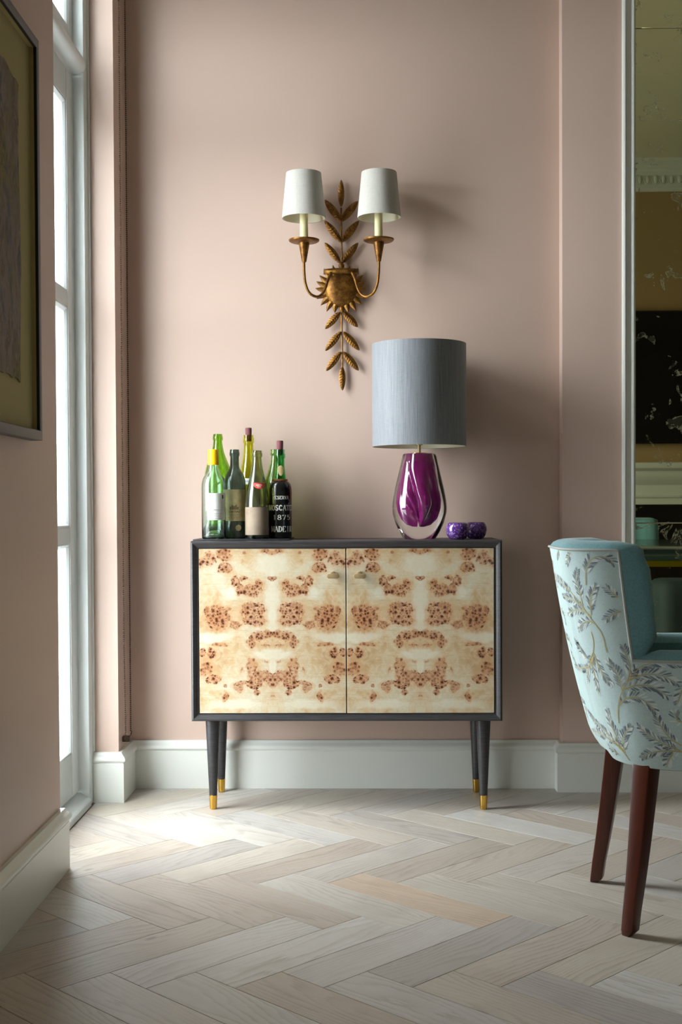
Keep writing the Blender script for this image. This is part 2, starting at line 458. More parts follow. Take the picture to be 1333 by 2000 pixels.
part(cab, 'back_panel', box(CBX0+TK, CBX1-TK, CBY1-.012, CBY1, CBZ0+TK, CBZ1-TK), M_eb)

DW, DH = (CBX1-CBX0-2*TK-.0045)/2-.0015, CBZ1-CBZ0-2*TK-.003
# burl clusters on one half of a door, in the door's own units: (x, y, rx, ry, weight); pattern is book-matched about the centre
KX, KY = DW/1165.0, DH/1305.0
CL = [(0,150,82,20,1),(215,160,14,14,.9),(235,225,20,26,.45),(385,170,52,42,1),(370,275,52,42,1),(500,205,60,62,.75),(565,230,30,50,.7),(0,360,28,15,1.1),
      (170,455,72,46,1),(108,400,26,34,.9),(252,445,36,42,1),(288,385,32,40,1),(225,358,32,18,.9),
      (160,615,85,62,1),(120,690,62,42,1),(190,690,50,40,.9),(295,725,48,38,.8),(430,690,92,72,.95),(355,605,20,20,1.1),(430,600,60,30,.8),(515,635,24,50,1),
      (45,800,40,26,1),(110,818,46,34,1.1),(160,860,28,52,.9),(55,892,70,24,.55),(205,855,11,11,1.1),(420,885,56,17,1),(490,950,34,44,.9),(560,945,26,34,1),
      (175,1008,22,20,1.1),(165,1062,38,44,1.1),(50,1025,26,20,.6),(100,1140,86,48,1),(28,1150,26,40,1.1),(145,1205,52,26,1.1),(275,1222,34,36,1.1),(230,1190,50,16,.9),
      (130,1265,26,20,1.2),(0,1205,52,36,.7),(0,1290,86,62,.42),(535,1075,56,64,.8),(465,1160,58,38,.9),(520,1165,40,40,.6),(380,1300,18,40,1),(372,1210,16,16,.8),(250,1085,24,54,.5)]
def burl_mat():
    m = NT('burl_veneer'); tc = m.n('TexCoord'); sx = m.n('SeparateXYZ', Vector=tc.outputs['Object'])
    ax = m.math('ABSOLUTE', sx.outputs[0])
    P = m.n('CombineXYZ', X=ax, Y=0.0, Z=sx.outputs[2]).outputs[0]
    nz = m.n('TexNoise', Vector=P, Scale=38.0, Detail=3.0)
    wp = m.n('VectorMath', {'operation': 'MULTIPLY_ADD'}); m.put(wp.inputs[0], m.n('VectorMath', {'operation': 'SUBTRACT'}, in0=nz.outputs['Color'], in1=(.5, .5, .5)).outputs[0])
    wp.inputs[1].default_value = (.024, 0, .024); m.put(wp.inputs[2], P)
    WPv = wp.outputs[0]
    acc = None
    for (x, y, rx, ry, w) in CL:
        c = (x*KX, 0, DH/2-(y-125)*KY)
        s1 = m.n('VectorMath', {'operation': 'SUBTRACT'}, in0=WPv, in1=c).outputs[0]
        s2 = m.n('VectorMath', {'operation': 'MULTIPLY'}, in0=s1, in1=(1/(rx*KX), 0, 1/(ry*KY))).outputs[0]
        L = m.n('VectorMath', {'operation': 'LENGTH'}, in0=s2).outputs['Value']
        v = m.math('MULTIPLY', m.math('SUBTRACT', 2.0, L, clamp=False), w)     # >w inside, 0 two radii out
        acc = v if acc is None else m.math('SMOOTH_MAX', acc, v, .15)
    acc = m.math('ADD', acc, m.math('MULTIPLY', m.math('SUBTRACT', m.noise(P, 85, 3, .6), .5), .9))
    ins = m.n('MapRange', {'interpolation_type': 'SMOOTHSTEP'}, Value=acc, in1=.78, in2=1.0).outputs[0]
    halo = m.n('MapRange', {'interpolation_type': 'SMOOTHSTEP'}, Value=acc, in1=.15, in2=1.15).outputs[0]
    # background figure
    cl = m.noise(P, 9, 5, .6, .6); st = m.n('Mapping', Vector=P); st.inputs['Scale'].default_value = (18, 1, 190)
    fib = m.noise(st.outputs[0], 1.0, 5, .65, .4); cur = m.noise(P, 26, 4, .55, 1.2)
    bgc = m.ramp(cl, [(.30, srgb(200, 194, 174)), (.43, srgb(197, 183, 155)), (.54, srgb(192, 165, 127)), (.70, srgb(172, 135, 94))])
    bgc = m.mix(m.math('MULTIPLY', m.ramp(cur, [(.42, (0,0,0)), (.5, (1,1,1)), (.58, (0,0,0))]), .22), bgc, srgb(222, 213, 190))
    bgc = m.mix(m.math('MULTIPLY', m.ramp(fib, [(.52, (0,0,0)), (.70, (1,1,1))]), .45), bgc, srgb(176, 142, 98))
    pale = None                                   # the pale unfigured heart of the sheet
    for (x, y, rx, ry) in ((0, 560, 62, 210), (0, 250, 150, 90), (20, 965, 130, 46), (330, 480, 46, 46), (0, 1060, 30, 80), (480, 830, 150, 40), (300, 1360, 220, 40)):
        s1 = m.n('VectorMath', {'operation': 'SUBTRACT'}, in0=WPv, in1=(x*KX, 0, DH/2-(y-125)*KY)).outputs[0]
        L = m.n('VectorMath', {'operation': 'LENGTH'}, in0=m.n('VectorMath', {'operation': 'MULTIPLY'}, in0=s1, in1=(1/(rx*KX), 0, 1/(ry*KY))).outputs[0]).outputs['Value']
        v = m.n('MapRange', {'interpolation_type': 'SMOOTHSTEP'}, Value=L, in1=1.35, in2=.55).outputs[0]
        pale = v if pale is None else m.math('MAXIMUM', pale, v)
    bgc = m.mix(m.math('MULTIPLY', pale, .62), bgc, srgb(214, 209, 190))
    bgc = m.mix(m.math('MULTIPLY', halo, .55), bgc, srgb(194, 146, 102))
    body = m.mix(m.math('MULTIPLY', ins, .36), bgc, srgb(176, 120, 84))
    # eyes
    def eyes(sc, lo, hi, keep):
        vo = m.n('TexVoronoi', {'feature': 'F1'}, Vector=P, Scale=sc, Randomness=1.0)
        sep = m.n('SeparateColor', in0=vo.outputs['Color'])
        rad = m.math('MULTIPLY_ADD', sep.outputs[0], hi-lo, lo)
        ok = m.math('LESS_THAN', sep.outputs[1], keep)
        d = m.math('DIVIDE', vo.outputs['Distance'], rad)
        return (m.math('MULTIPLY', ok, m.n('MapRange', {'interpolation_type': 'SMOOTHSTEP'}, Value=d, in1=1.0, in2=.62).outputs[0]),
                m.math('MULTIPLY', ok, m.n('MapRange', {'interpolation_type': 'SMOOTHSTEP'}, Value=d, in1=2.3, in2=.8).outputs[0]))
    e1, r1 = eyes(100, .20, .56, .88); e2, r2 = eyes(215, .14, .42, .60)
    ring = m.math('MULTIPLY', m.math('MAXIMUM', r1, m.math('MULTIPLY', r2, .5)), ins)
    eye = m.math('MULTIPLY', m.math('MAXIMUM', e1, e2), ins)
    body = m.mix(m.math('MULTIPLY', ring, .70), body, srgb(132, 70, 40))
    body = m.mix(m.math('MULTIPLY', eye, .9), body, srgb(64, 32, 20))
    m.set(Base_Color=body, Roughness=.33); m.b.inputs['Coat Weight'].default_value = .25; m.b.inputs['Coat Roughness'].default_value = .12
    return m.m
M_burl = burl_mat()
dz = (CBZ0+CBZ1)/2
dme = box(-DW/2, DW/2, 0, .018, -DH/2, DH/2).mesh('door', bevel=.0008, seg=1)
dme.materials.append(M_burl)
hb = MB()                                     # handle: a pill-shaped pull on a round post, in door coordinates
def pill(w, h, n=12): return [((w/2-h/2)*(1 if -math.pi/2 <= a <= math.pi/2 else -1)+h/2*math.cos(a), h/2*math.sin(a)) for a in [(-math.pi/2+math.pi*k/n) for k in range(n+1)]+[(math.pi/2+math.pi*k/n) for k in range(n+1)]]
hb.prism(pill(.040, .0155), lambda x, z: (x, -.024, z), lambda x, z: (x, -.014, z))
hme = hb.mesh('handle', bevel=.003, seg=2); hme.materials.append(M_brass2)
pme = MB().lathe([(0, 0), (.0085, 0), (.0085, .016), (0, .016)], n=20)
pme.v = [(x, -z, y+.006) for x, y, z in pme.v]; pme = pme.mesh('handle_post', bevel=.001); pme.materials.append(M_brass2)
xm = (CBX0+CBX1)/2
for sgn, hpx in ((-1, 651), (1, 703)):
    d = bpy.data.objects.new('door', dme); COL.objects.link(d); d.parent = cab
    dx = xm+sgn*(.0016+DW/2)
    d.location = Vector((dx, CBY0+.0085, dz))-cab.location
    hp = at(hpx, 1125, Y=CBY0)
    h = bpy.data.objects.new('handle', hme); COL.objects.link(h); h.parent = d; h.location = (hp.x-dx, 0, hp.z-dz)
    h['label'] = 'pale brass pill-shaped pull'
    h2 = bpy.data.objects.new('handle_post', pme); COL.objects.link(h2); h2.parent = d; h2.location = (hp.x-dx, 0, hp.z-dz)
part(cab, 'inner_shelf', box(CBX0+TK, CBX1-TK, CBY0+.05, CBY1-.012, dz-.009, dz+.009), M_eb)
for lx, ly in ((-.5029, 4.037), (.3683, 4.037), (-.5045, 4.280), (.3660, 4.280)):
    lg = part(cab, 'leg', MB().lathe([(0, .045), (.0125, .045), (.0235, CBZ0), (0, CBZ0)], (lx, ly, 0), 28), M_eb)
    part(lg, 'ferrule', MB().lathe([(0, 0), (.0085, 0), (.0103, .0012), (.0112, .004), (.0133, .0455), (.0125, .0462), (0, .0462)], (lx, ly, 0), 28), M_brass, 'brass leg tip')
TOP = CBZ1

# ------------------------------------------------------------------ bottles
def glass(name, col, rough=.0, dust=0.0, ior=1.5):
    m = NT(name); n = m.noise(m.coord(), 30, 4)
    m.set(Base_Color=col, Roughness=m.math('MULTIPLY_ADD', n, rough*.6, rough*.7), Transmission_Weight=1.0, IOR=ior)
    if dust:
        d = m.n('BsdfDiffuse', Color=srgb(150, 152, 145)); ms = m.n('MixShader'); m.put(ms.inputs[0], m.math('MULTIPLY', m.ramp(n, [(.4, (0,0,0)), (.75, (1,1,1))]), dust))
        m.t.links.new(m.b.outputs[0], ms.inputs[1]); m.t.links.new(d.outputs[0], ms.inputs[2]); m.t.links.new(ms.outputs[0], m.out.inputs['Surface'])
    return m.m
def paper(name, col, stain, amt=.5):
    m = NT(name); co = m.coord(); n = m.noise(co, 22, 5, .65); f = m.noise(co, 400, 2)
    m.set(Base_Color=m.mix(m.math('MULTIPLY', m.ramp(n, [(.4, (0,0,0)), (.72, (1,1,1))]), amt), col, stain), Roughness=.75); m.bump(f, .08, .0005); return m.m
G_aqua = glass('clear_aqua_glass', (.86, .975, .945, 1)); G_green = glass('bright_green_glass', (.42, .68, .12, 1))
G_olive = glass('olive_yellow_glass', (.74, .75, .12, 1)); G_oliv2 = glass('dull_olive_glass', (.52, .55, .28, 1), .03, .10)
G_dark = glass('dark_dusty_glass', (.26, .33, .29, 1), .12, .22); G_emer = glass('emerald_glass', (.16, .60, .22, 1))
G_deep = glass('deep_green_glass', (.42, .62, .22, 1))
M_port = plain('black_bottle_glass', srgb(20, 21, 20), .16, bump=.02, bscale=120)
M_foil = plain('yellow_wax', srgb(246, 190, 12), .42, bump=.05, bscale=90)
M_cork = plain('stained_cork', srgb(120, 66, 72), .8, bump=.3, bscale=160, var=.5)
M_labW = paper('white_label', srgb(226, 228, 222), srgb(205, 204, 192), .25)
M_labT = paper('tan_label', srgb(176, 160, 112), srgb(112, 96, 62), .8)
M_labB = paper('brown_label', srgb(142, 125, 106), srgb(106, 90, 75), .7)
M_red = paper('red_label', srgb(212, 70, 58), srgb(170, 50, 44), .4); M_ink = plain('brown_ink', srgb(62, 48, 30), .7); M_inkg = plain('grey_ink', srgb(120, 120, 116), .7)
M_chalk = plain('white_stencil_paint', srgb(205, 205, 198), .7); M_seal = paper('parchment_seal', srgb(206, 184, 132), srgb(160, 130, 80), .5); M_cord = plain('red_brown_cord', srgb(120, 62, 40), .8)
M_wine = plain('dark_sediment', srgb(46, 16, 10), .35)

def hollow(prof, t=.0028, base=.006, punt=.022):
    """closed glass wall: outer profile (r,z) from the heel up to the lip, then back down inside"""
    out = [(0, punt*.85), (prof[0][0]*.45, punt*.7), (prof[0][0]*.85, .001), (prof[0][0]*.93, 0)]+list(prof)
    inn = [(max(r-t, .004), z) for r, z in prof[::-1]]
    zb = base; inn = [(r, max(z, zb)) for r, z in inn]
    inn[0] = (inn[0][0], prof[-1][1])
    return out+inn+[(prof[0][0]*.80, zb), (prof[0][0]*.45, punt*.7+base*.8), (0, punt*.85+base)]
def wrap(cx, cy, r, a0, a1, z0, z1, zt=None, n=18, rf=None):
    """paper patch on a cylinder; angle 0 faces the camera (-Y), positive to the right"""
    mb = MB(); us = [a0+(a1-a0)*k/n for k in range(n+1)]; vz = [z0+(z1-z0)*k/6 for k in range(7)]
    g = lambda a, z: (cx+((rf(z) if rf else r))*math.sin(a), cy-((rf(z) if rf else r))*math.cos(a), z)
    return mb.grid(g, us, vz)
def text_on(parent, name, s, cx, cy, r, a, z, size, mat, bold=0.0, squash=1.0, rf=None, spacing=1.0):
    cu = bpy.data.curves.new('lettering', 'FONT'); cu.body = s; cu.size = size; cu.align_x = 'CENTER'; cu.offset = bold; cu.resolution_u = 3; cu.space_character = spacing
    to = bpy.data.objects.new('lettering_source', cu); COL.objects.link(to)
    bpy.context.view_layer.update()
    me = bpy.data.meshes.new_from_object(to); bpy.data.objects.remove(to, do_unlink=True); bpy.data.curves.remove(cu)
    pw = parent_world(parent)
    bm = bmesh.new(); bm.from_mesh(me)
    bmesh.ops.subdivide_edges(bm, edges=[e for e in bm.edges if e.calc_length() > size*.3], cuts=1)
    for v in bm.verts:
        zz = z+v.co.y; rr = rf(zz) if rf else r
        aa = a+v.co.x*squash/rr
        v.co = Vector((cx+rr*math.sin(aa), cy-rr*math.cos(aa), zz))-pw
    bm.to_mesh(me); bm.free(); me.materials.clear()
    o = link(name, me, mat, parent); return o
GLY = {'R': [[(.18,0),(.18,1)], 'c', [(.18,.95),(.55,.95),(.78,.74),(.55,.52),(.18,.52)], 'l', [(.45,.50),(.88,.02)]], 'E': [[(.18,0),(.18,1)], [(.18,.96),(.82,.96)], [(.18,.5),(.65,.5)], [(.18,.04),(.85,.04)], [(.82,1),(.82,.78)], [(.85,0),(.85,.22)]],
 'S': ['c', [(.82,.78),(.62,.95),(.36,.93),(.20,.74),(.36,.56),(.66,.44),(.82,.25),(.62,.05),(.36,.05),(.16,.24)]], 'V': [[(.10,1),(.50,0)], [(.90,1),(.50,0)]], 'A': [[(.08,0),(.48,1)], [(.50,1),(.92,0)], [(.26,.34),(.74,.34)]],
 'M': [[(.10,0),(.10,1)], [(.12,1),(.50,.12)], [(.88,1),(.50,.12)], [(.90,0),(.90,1)]], 'O': ['c', [(.5,.97),(.18,.78),(.12,.5),(.18,.22),(.5,.03),(.82,.22),(.88,.5),(.82,.78),(.5,.97)]], 'C': ['c', [(.84,.74),(.62,.95),(.36,.92),(.14,.62),(.14,.38),(.36,.08),(.62,.05),(.86,.24)]],
 'T': [[(.5,0),(.5,1)], [(.08,.96),(.92,.96)], [(.10,1),(.10,.76)], [(.90,1),(.90,.76)]], 'L': [[(.20,0),(.20,1)], [(.20,.04),(.85,.04)], [(.85,0),(.85,.24)]], 'D': [[(.18,0),(.18,1)], 'c', [(.18,.95),(.55,.93),(.86,.66),(.86,.34),(.55,.07),(.18,.05)]], 'I': [[(.5,0),(.5,1)]],
 '1': [[(.5,0),(.5,1)], [(.5,.95),(.28,.78)]], '8': ['c', [(.5,.97),(.24,.84),(.26,.62),(.5,.52),(.80,.36),(.78,.12),(.5,.03),(.20,.12),(.20,.36),(.5,.52),(.74,.62),(.76,.84),(.5,.97)]], '7': [[(.14,.95),(.86,.95)], [(.86,.97),(.40,0)], [(.14,1),(.14,.76)]], '5': [[(.26,.95),(.80,.95)], [(.26,1),(.26,.54)], 'c', [(.24,.52),(.52,.62),(.80,.46),(.80,.20),(.52,.03),(.18,.14)]]}
SERIF = {'R': [(.18,0),(.18,1),(.88,0)], 'E': [(.18,0),(.18,1)], 'V': [(.10,1),(.90,1)], 'A': [(.08,0),(.92,0)], 'M': [(.10,0),(.90,0),(.10,1),(.90,1)], 'T': [(.5,0)], 'L': [(.20,0),(.20,1)], 'D': [(.18,0),(.18,1)], 'I': [(.5,0),(.5,1)], '1': [(.5,0)]}
def serif_text(parent, word, cx, cy, r, a, z, cap, pitch, mat):
    """stencilled roman capitals laid on a bottle's side, upright strokes thick and level ones thin"""
    mb = MB(); gw = pitch*.90
    q = lambda x, y, ox: (cx+r*math.sin(a+(ox+x*gw)/r), cy-r*math.cos(a+(ox+x*gw)/r), z+y*cap)
    for i, chh in enumerate(word):
        ox = (i-(len(word)-1)/2)*pitch-gw/2; cur = False
        for st2 in GLY[chh]:
            if isinstance(st2, str): cur = st2 == 'c'; continue
            pts = [np.array(p) for p in (smoothpath(st2, 5) if cur else [np.array(st2[0])+(np.array(st2[1])-np.array(st2[0]))*k/3 for k in range(4)])]
            V = []
            for k, p in enumerate(pts):
                d = pts[min(k+1, len(pts)-1)]-pts[max(k-1, 0)]; d = d*np.array([gw, cap]); d = d/(np.linalg.norm(d)+1e-12)
                w_ = (.055+.115*abs(d[1])**1.3)*(.55 if chh in 'VAM' and d[1]*d[0] > 0 else 1.0)*cap*.62; nn = np.array([-d[1]/gw, d[0]/cap])*w_
                V += [q(*(p-nn), ox), q(*(p+nn), ox)]
            mb.add(V, [(2*k, 2*k+1, 2*k+3, 2*k+2) for k in range(len(pts)-1)])
        for sx, sy in SERIF.get(chh, []):
            hh = .05 if sy < .5 else -.05; V = [q(sx-.19, sy, ox), q(sx+.19, sy, ox), q(sx+.19, sy+hh, ox), q(sx-.19, sy+hh, ox)]; mb.add(V, [(0, 1, 2, 3)])
    return part(parent, 'lettering', mb, mat, smooth=0, weld=False)
def rprof(prof):
    zs = [z for r, z in prof]; rs = [r for r, z in prof]
    return lambda z: float(np.interp(z, zs, rs))
def bottle(px_c, Y, label, prof, mat, ptop=None):
    """prof given with its own height; scaled so that the lip reaches the photo's pixel height"""
    p = at(px_c, 1054, Y=Y); o = thing('wine_bottle', (p.x, Y, TRAY), label, 'bottle', 'old wine bottles on the sideboard')
    if ptop is not None:
        h = at(px_c, ptop, Y=Y).z-TRAY; k = h/prof[-1][1]; prof = [(r, z*k) for r, z in prof]
    g = part(o, 'glass_body', MB().lathe(hollow(prof), (p.x, Y, TRAY), 48), mat, smooth=60)
    return o, p.x, prof
TRAY = TOP+.0045
tl, tr_ = at(379, 1054, Y=4.07).x, at(566, 1054, Y=4.07).x
tray = MB(); tray.box(tl, tr_, 4.045, 4.318, TOP, TRAY)
ty = tray.build('serving_tray', plain('black_slate', srgb(44, 45, 50), .4, bump=.1, bscale=80), origin=((tl+tr_)/2, 4.17, TOP), bevel=.0012)
tag(ty, 'thin black slate tray under the wine bottles', 'tray')
FY = 4.090
fin = lambda rn, z: [(rn, z-.022), (rn+.0022, z-.0205), (rn+.0026, z-.012), (rn+.0020, z-.0085), (rn+.0012, z-.007), (rn+.0012, z-.001), (rn-.0005, z)]
# 1 clear bottle with yellow wax
o, x, pr = bottle(418, FY, 'clear aqua glass bottle with yellow wax top and white label', [(.0375, .002), (.0390, .008), (.0392, .17), (.0385, .185), (.0345, .200), (.0265, .213), (.0195, .224), (.0165, .236), (.0158, .25)]+fin(.0150, .292), G_aqua, 880)
zt = pr[-1][1]
part(o, 'wax_cap', MB().lathe([(.0160, zt-.046), (.0176, zt-.047), (.0180, zt-.040), (.0174, zt-.025), (.0180, zt-.006), (.0170, zt+.0025), (.012, zt+.0038), (0, zt+.0036)], (x, FY, TRAY), 32), M_foil, 'bright yellow wax cap', smooth=60)
R = .0397; za, zb = at(418, 1016, Y=FY-R).z, at(418, 963, Y=FY-R).z
lb = part(o, 'label_paper', wrap(x, FY, R, -.42, 1.25, za, zb), M_labW, 'white paper label')
for k, (wd, dzp) in enumerate(((.030, .020), (.024, .013), (.036, .005))):
    part(lb, 'print_line', wrap(x, FY, R+.0003, .45-wd/2/R, .45+wd/2/R, za+dzp, za+dzp+.0007, n=8), M_inkg)
sq = [(-.02+.80*k/60, za+.033+.0016*math.sin(k*1.05)+(.0028 if k in (0, 1, 22, 23) else 0)) for k in range(61)]      # illegible script line
part(lb, 'script', MB().tube([(x+(R+.0003)*math.sin(a_), FY-(R+.0003)*math.cos(a_), z_) for a_, z_ in sq], .00022, 4), M_inkg)
part(lb, 'crest', wrap(x, FY, R+.0003, .88, 1.02, zb-.018, zb-.006, n=4), M_ink)
# 2 large green bottle behind
BY = 4.232
o, x, pr = bottle(427, BY, 'large bright green glass bottle, open, behind the yellow-topped one', [(.0440, .003), (.0465, .012), (.0468, .19), (.0455, .215), (.0400, .243), (.0300, .268), (.0215, .290), (.0170, .312)]+fin(.0145, .355), G_green, 848)
# 3 claret bottle
o, x, pr = bottle(459.5, 4.136, 'dusty dark claret bottle with tan château label and round seal', [(.0345, .002), (.0360, .008), (.0362, .175), (.0352, .190), (.0300, .208), (.0215, .222), (.0160, .232), (.0148, .245)]+fin(.0142, .291), G_dark, 878)
R = .0367; Y3 = 4.136; za, zb = at(460, 1017.5, Y=Y3-R).z, at(460, 956, Y=Y3-R).z
lb = part(o, 'label_paper', wrap(x, Y3, R, -1.35, 1.25, za, zb), M_labT, 'stained tan paper label')
text_on(lb, 'lettering', 'CHATEAU', x, Y3, R+.0004, .05, za+.0275, .0078, M_ink, .0002, 1.0)
for k, (wd, dzp) in enumerate(((.034, .021), (.026, .0165), (.040, .011), (.030, .006))):
    part(lb, 'print_line', wrap(x, Y3, R+.0003, -wd/2/R, wd/2/R, za+dzp, za+dzp+.0007, n=8), M_ink)
cr = MB()                                         # small engraved château above the name
for (a, w_, h_) in ((-.30, .006, .010), (-.12, .005, .015), (.05, .010, .012), (.22, .005, .016), (.36, .006, .009)):
    cr.add(*(lambda m: (m.v, m.f))(wrap(x, Y3, R+.0003, a-w_/2/R, a+w_/2/R, za+.037, za+.037+h_, n=3)))
part(lb, 'engraving', cr, plain('faded_ink', srgb(112, 96, 62), .8))
se = MB(); zc = at(472, 1031, Y=Y3-R).z
se.add([(x+(R+.0005)*math.sin(.42+.0085*math.cos(t)/R*1.15), Y3-(R+.0005)*math.cos(.42+.0085*math.cos(t)/R*1.15), zc+.0100*math.sin(t)) for t in [2*math.pi*k/24 for k in range(24)]], [tuple(range(24))])
part(o, 'round_seal', se, M_labT)
# 4 tall olive-yellow bottle behind with cork
o, x, pr = bottle(487, BY, 'tall olive-yellow glass bottle with a stained cork behind the claret bottle', [(.0385, .003), (.0405, .010), (.0405, .135), (.0395, .16), (.0340, .195), (.0260, .235), (.0190, .275), (.0165, .300)]+[(.0160, .318), (.0182, .320), (.0186, .334), (.0172, .337), (.0168, .342), (.0160, .345)], G_olive, 850)
zt = TRAY+pr[-1][1]
part(o, 'cork', MB().lathe([(0, -.02), (.0098, -.02), (.0105, .0), (.0108, .022), (.0098, .0245), (0, .0245)], (x, BY, zt), 20), M_cork, 'purple-stained cork')
zc = at(485, 939, Y=BY-.03).z; rf = rprof([(r+.0005, z+TRAY) for r, z in pr])
lb = part(o, 'shoulder_label', wrap(x, BY, 0, -.42, .34, zc-.012, zc+.008, rf=rf), M_labW, 'small white shoulder label')
part(lb, 'print_line', wrap(x, BY, 0, -.22, .14, zc-.002, zc-.0002, rf=lambda z: rf(z)+.0003, n=6), M_inkg)
# 5 burgundy bottle
Y5 = 4.098
o, x, pr = bottle(503.5, Y5, 'sloping olive burgundy bottle with brown label and small red neck label', [(.0380, .002), (.0396, .008), (.0398, .105), (.0390, .125), (.0350, .155), (.0290, .185), (.0220, .215), (.0170, .242), (.0155, .256)]+fin(.0145, .291), G_oliv2, 880)
R = .0403; za, zb = at(503, 1045, Y=Y5-R).z, at(503, 990.5, Y=Y5-R).z
part(o, 'label_paper', wrap(x, Y5, R, -1.38, 1.22, za, zb), M_labB, 'faded brown paper label')
rf = rprof([(r+.0006, z+TRAY) for r, z in pr]); z0 = at(508, 943, Y=Y5-.03).z
rl = MB(); n = 16
top = [(-.28+1.05*k/n, z0-.003*math.sin(math.pi*k/n)*0) for k in range(n+1)]
rl.grid(lambda u, v: (lambda a, z: (x+rf(z)*math.sin(a), Y5-rf(z)*math.cos(a), z))(-.42+1.45*u, z0-v*.019*math.sin(math.pi*min(.999, max(.001, u)))**.6-.0005*v), [k/n for k in range(n+1)], [k/4 for k in range(5)])
lb = part(o, 'neck_label', rl, M_red, 'small red crescent label')
part(lb, 'print_line', wrap(x, Y5, 0, -.05, .62, z0-.0085, z0-.0060, rf=lambda z: rf(z)+.0003, n=6), M_labW)
part(lb, 'print_line', wrap(x, Y5, 0, .08, .48, z0-.0135, z0-.0115, rf=lambda z: rf(z)+.0003, n=6), M_labW)
wi = [(max(r-.0034, .004), z) for r, z in pr if .02 < z < .252]
part(o, 'wine_residue', MB().lathe([(0, .028), (wi[0][0]*.9, .03)]+[(r*.99, z) for r, z in wi if z > .03 and z < .06]+[(wi[0][0]*.98, .062), (0, .062)], (x, Y5, TRAY), 32), M_wine)
# 6 stencilled madeira bottle
Y6 = 4.132
p6 = at(548, 1054, Y=Y6); o = thing('wine_bottle', (p6.x, Y6, TRAY), 'black madeira bottle with white stencilled lettering, green neck and corded collar', 'bottle', 'old wine bottles on the sideboard')
x = p6.x; h = at(548, 878, Y=Y6).z-TRAY
zs = at(548, 941, Y=Y6).z-TRAY
part(o, 'glass_body', MB().lathe([(0, .004), (.030, 0), (.0365, .001), (.0380, .006), (.0383, zs-.032), (.0376, zs-.020), (.0345, zs-.008), (.0290, zs-.001), (.0215, zs+.003), (0, zs+.003)], (x, Y6, TRAY), 48), M_port, smooth=60)
npf = [(.0205, zs+.0032), (.0200, zs+.012), (.0175, zs+.030), (.0152, zs+.050), (.0148, h-.030), (.0172, h-.028), (.0178, h-.016), (.0160, h-.013), (.0165, h-.002), (.0150, h)]
part(o, 'neck', MB().lathe(npf+[(r-.0028, z) for r, z in npf[::-1]], (x, Y6, TRAY), 40), G_emer, 'emerald glass neck', smooth=60)
part(o, 'cork', MB().lathe([(0, -.018), (.0098, -.018), (.0108, .0), (.0112, .026), (.0100, .029), (0, .029)], (x, Y6, TRAY+h), 20), M_cork, 'purple-stained cork')
cd = MB()
for q in range(2): cd.tube([(x+.0235*math.cos(t), Y6+.0235*math.sin(t), TRAY+zs+.0035+q*.003+.0010*math.sin(9*t+q)) for t in [2*math.pi*k/40 for k in range(40)]], .0018, 6, closed=True)
cd.tube([(x+.022, Y6-.014, TRAY+zs+.003), (x+.032, Y6-.018, TRAY+zs-.012), (x+.0350, Y6-.0195, TRAY+zs-.035), (x+.0345, Y6-.0200, TRAY+zs-.062)], .0015, 6)
part(o, 'cord', cd, M_cord, 'red-brown cord round the shoulder')
zc = at(549, 918, Y=Y6-.02).z
sl = MB(); n = 20; rfn = rprof([(r+.0008, z+TRAY) for r, z in npf])
pts = []
for k in range(n):
    t = 2*math.pi*k/n; zz = zc+.0150*math.sin(t)*(1.0 if math.sin(t) > 0 else 1.25); w_ = .0118*math.cos(t)*(1 if math.sin(t) > 0 else .82)
    a = .22+w_/rfn(zz); pts.append((x+rfn(zz)*math.sin(a), Y6-rfn(zz)*math.cos(a), zz))
sl.add(pts+[(x+(rfn(zc)+.001)*math.sin(.22), Y6-(rfn(zc)+.001)*math.cos(.22), zc)], [(k, (k+1) % n, n) for k in range(n)])
part(o, 'paper_seal', sl, M_seal, 'shield-shaped parchment seal')
R = .0388
for w_, py, cap, pit, aa in (('RESERVA', 975.2, .0112, .0080, .125), ('MOSCATEL', 997.2, .0182, .0128, .28), ('1875', 1015.2, .0160, .0163, .21), ('MADEIRA', 1039, .0190, .0132, .41)):
    serif_text(o, w_, x, Y6, R, aa, at(548, py, Y=Y6-R).z, cap, pit, M_chalk)
# 7 green bottle behind it
o, x, pr = bottle(539, BY, 'deep green glass bottle standing behind the stencilled one', [(.0370, .003), (.0390, .010), (.0392, .17), (.0380, .19), (.0320, .215), (.0230, .240), (.0175, .262), (.0158, .275)]+fin(.0148, .310), G_deep, 878)

# ------------------------------------------------------------------ table lamp
LYc = 4.158
lp = at(820, 1052, Y=LYc); lx = lp.x
lamp = thing('table_lamp', (lx, LYc, TOP), 'table lamp with purple-cored clear glass base and grey drum shade', 'lamp')
def silk():
    m = NT('grey_blue_silk'); v = m.n('Mapping', Vector=m.coord()); v.inputs['Scale'].default_value = (420, 420, 9); s1 = m.noise(v.outputs[0], 1, 4, .6)
    h2 = m.n('Mapping', Vector=m.coord()); h2.inputs['Scale'].default_value = (60, 60, 900); s2 = m.noise(h2.outputs[0], 1, 2)
    sl = m.noise(m.coord((40, 40, 70)), 1.6, 2)
    g = m.math('MULTIPLY_ADD', s2, .3, s1)
    m.set(Base_Color=m.mix(m.ramp(g, [(.45, (0,0,0)), (.85, (1,1,1))]), srgb(108, 112, 118), srgb(138, 141, 146)), Roughness=.6, Sheen_Weight=.2); m.bump(g, .15, .0008); return m.m
M_silk = silk()
M_lin = plain('cream_lining', srgb(226, 220, 196), .8)
z0, z1 = at(820, 872, Y=LYc).z, at(820, 673, Y=LYc).z
r0 = .1545
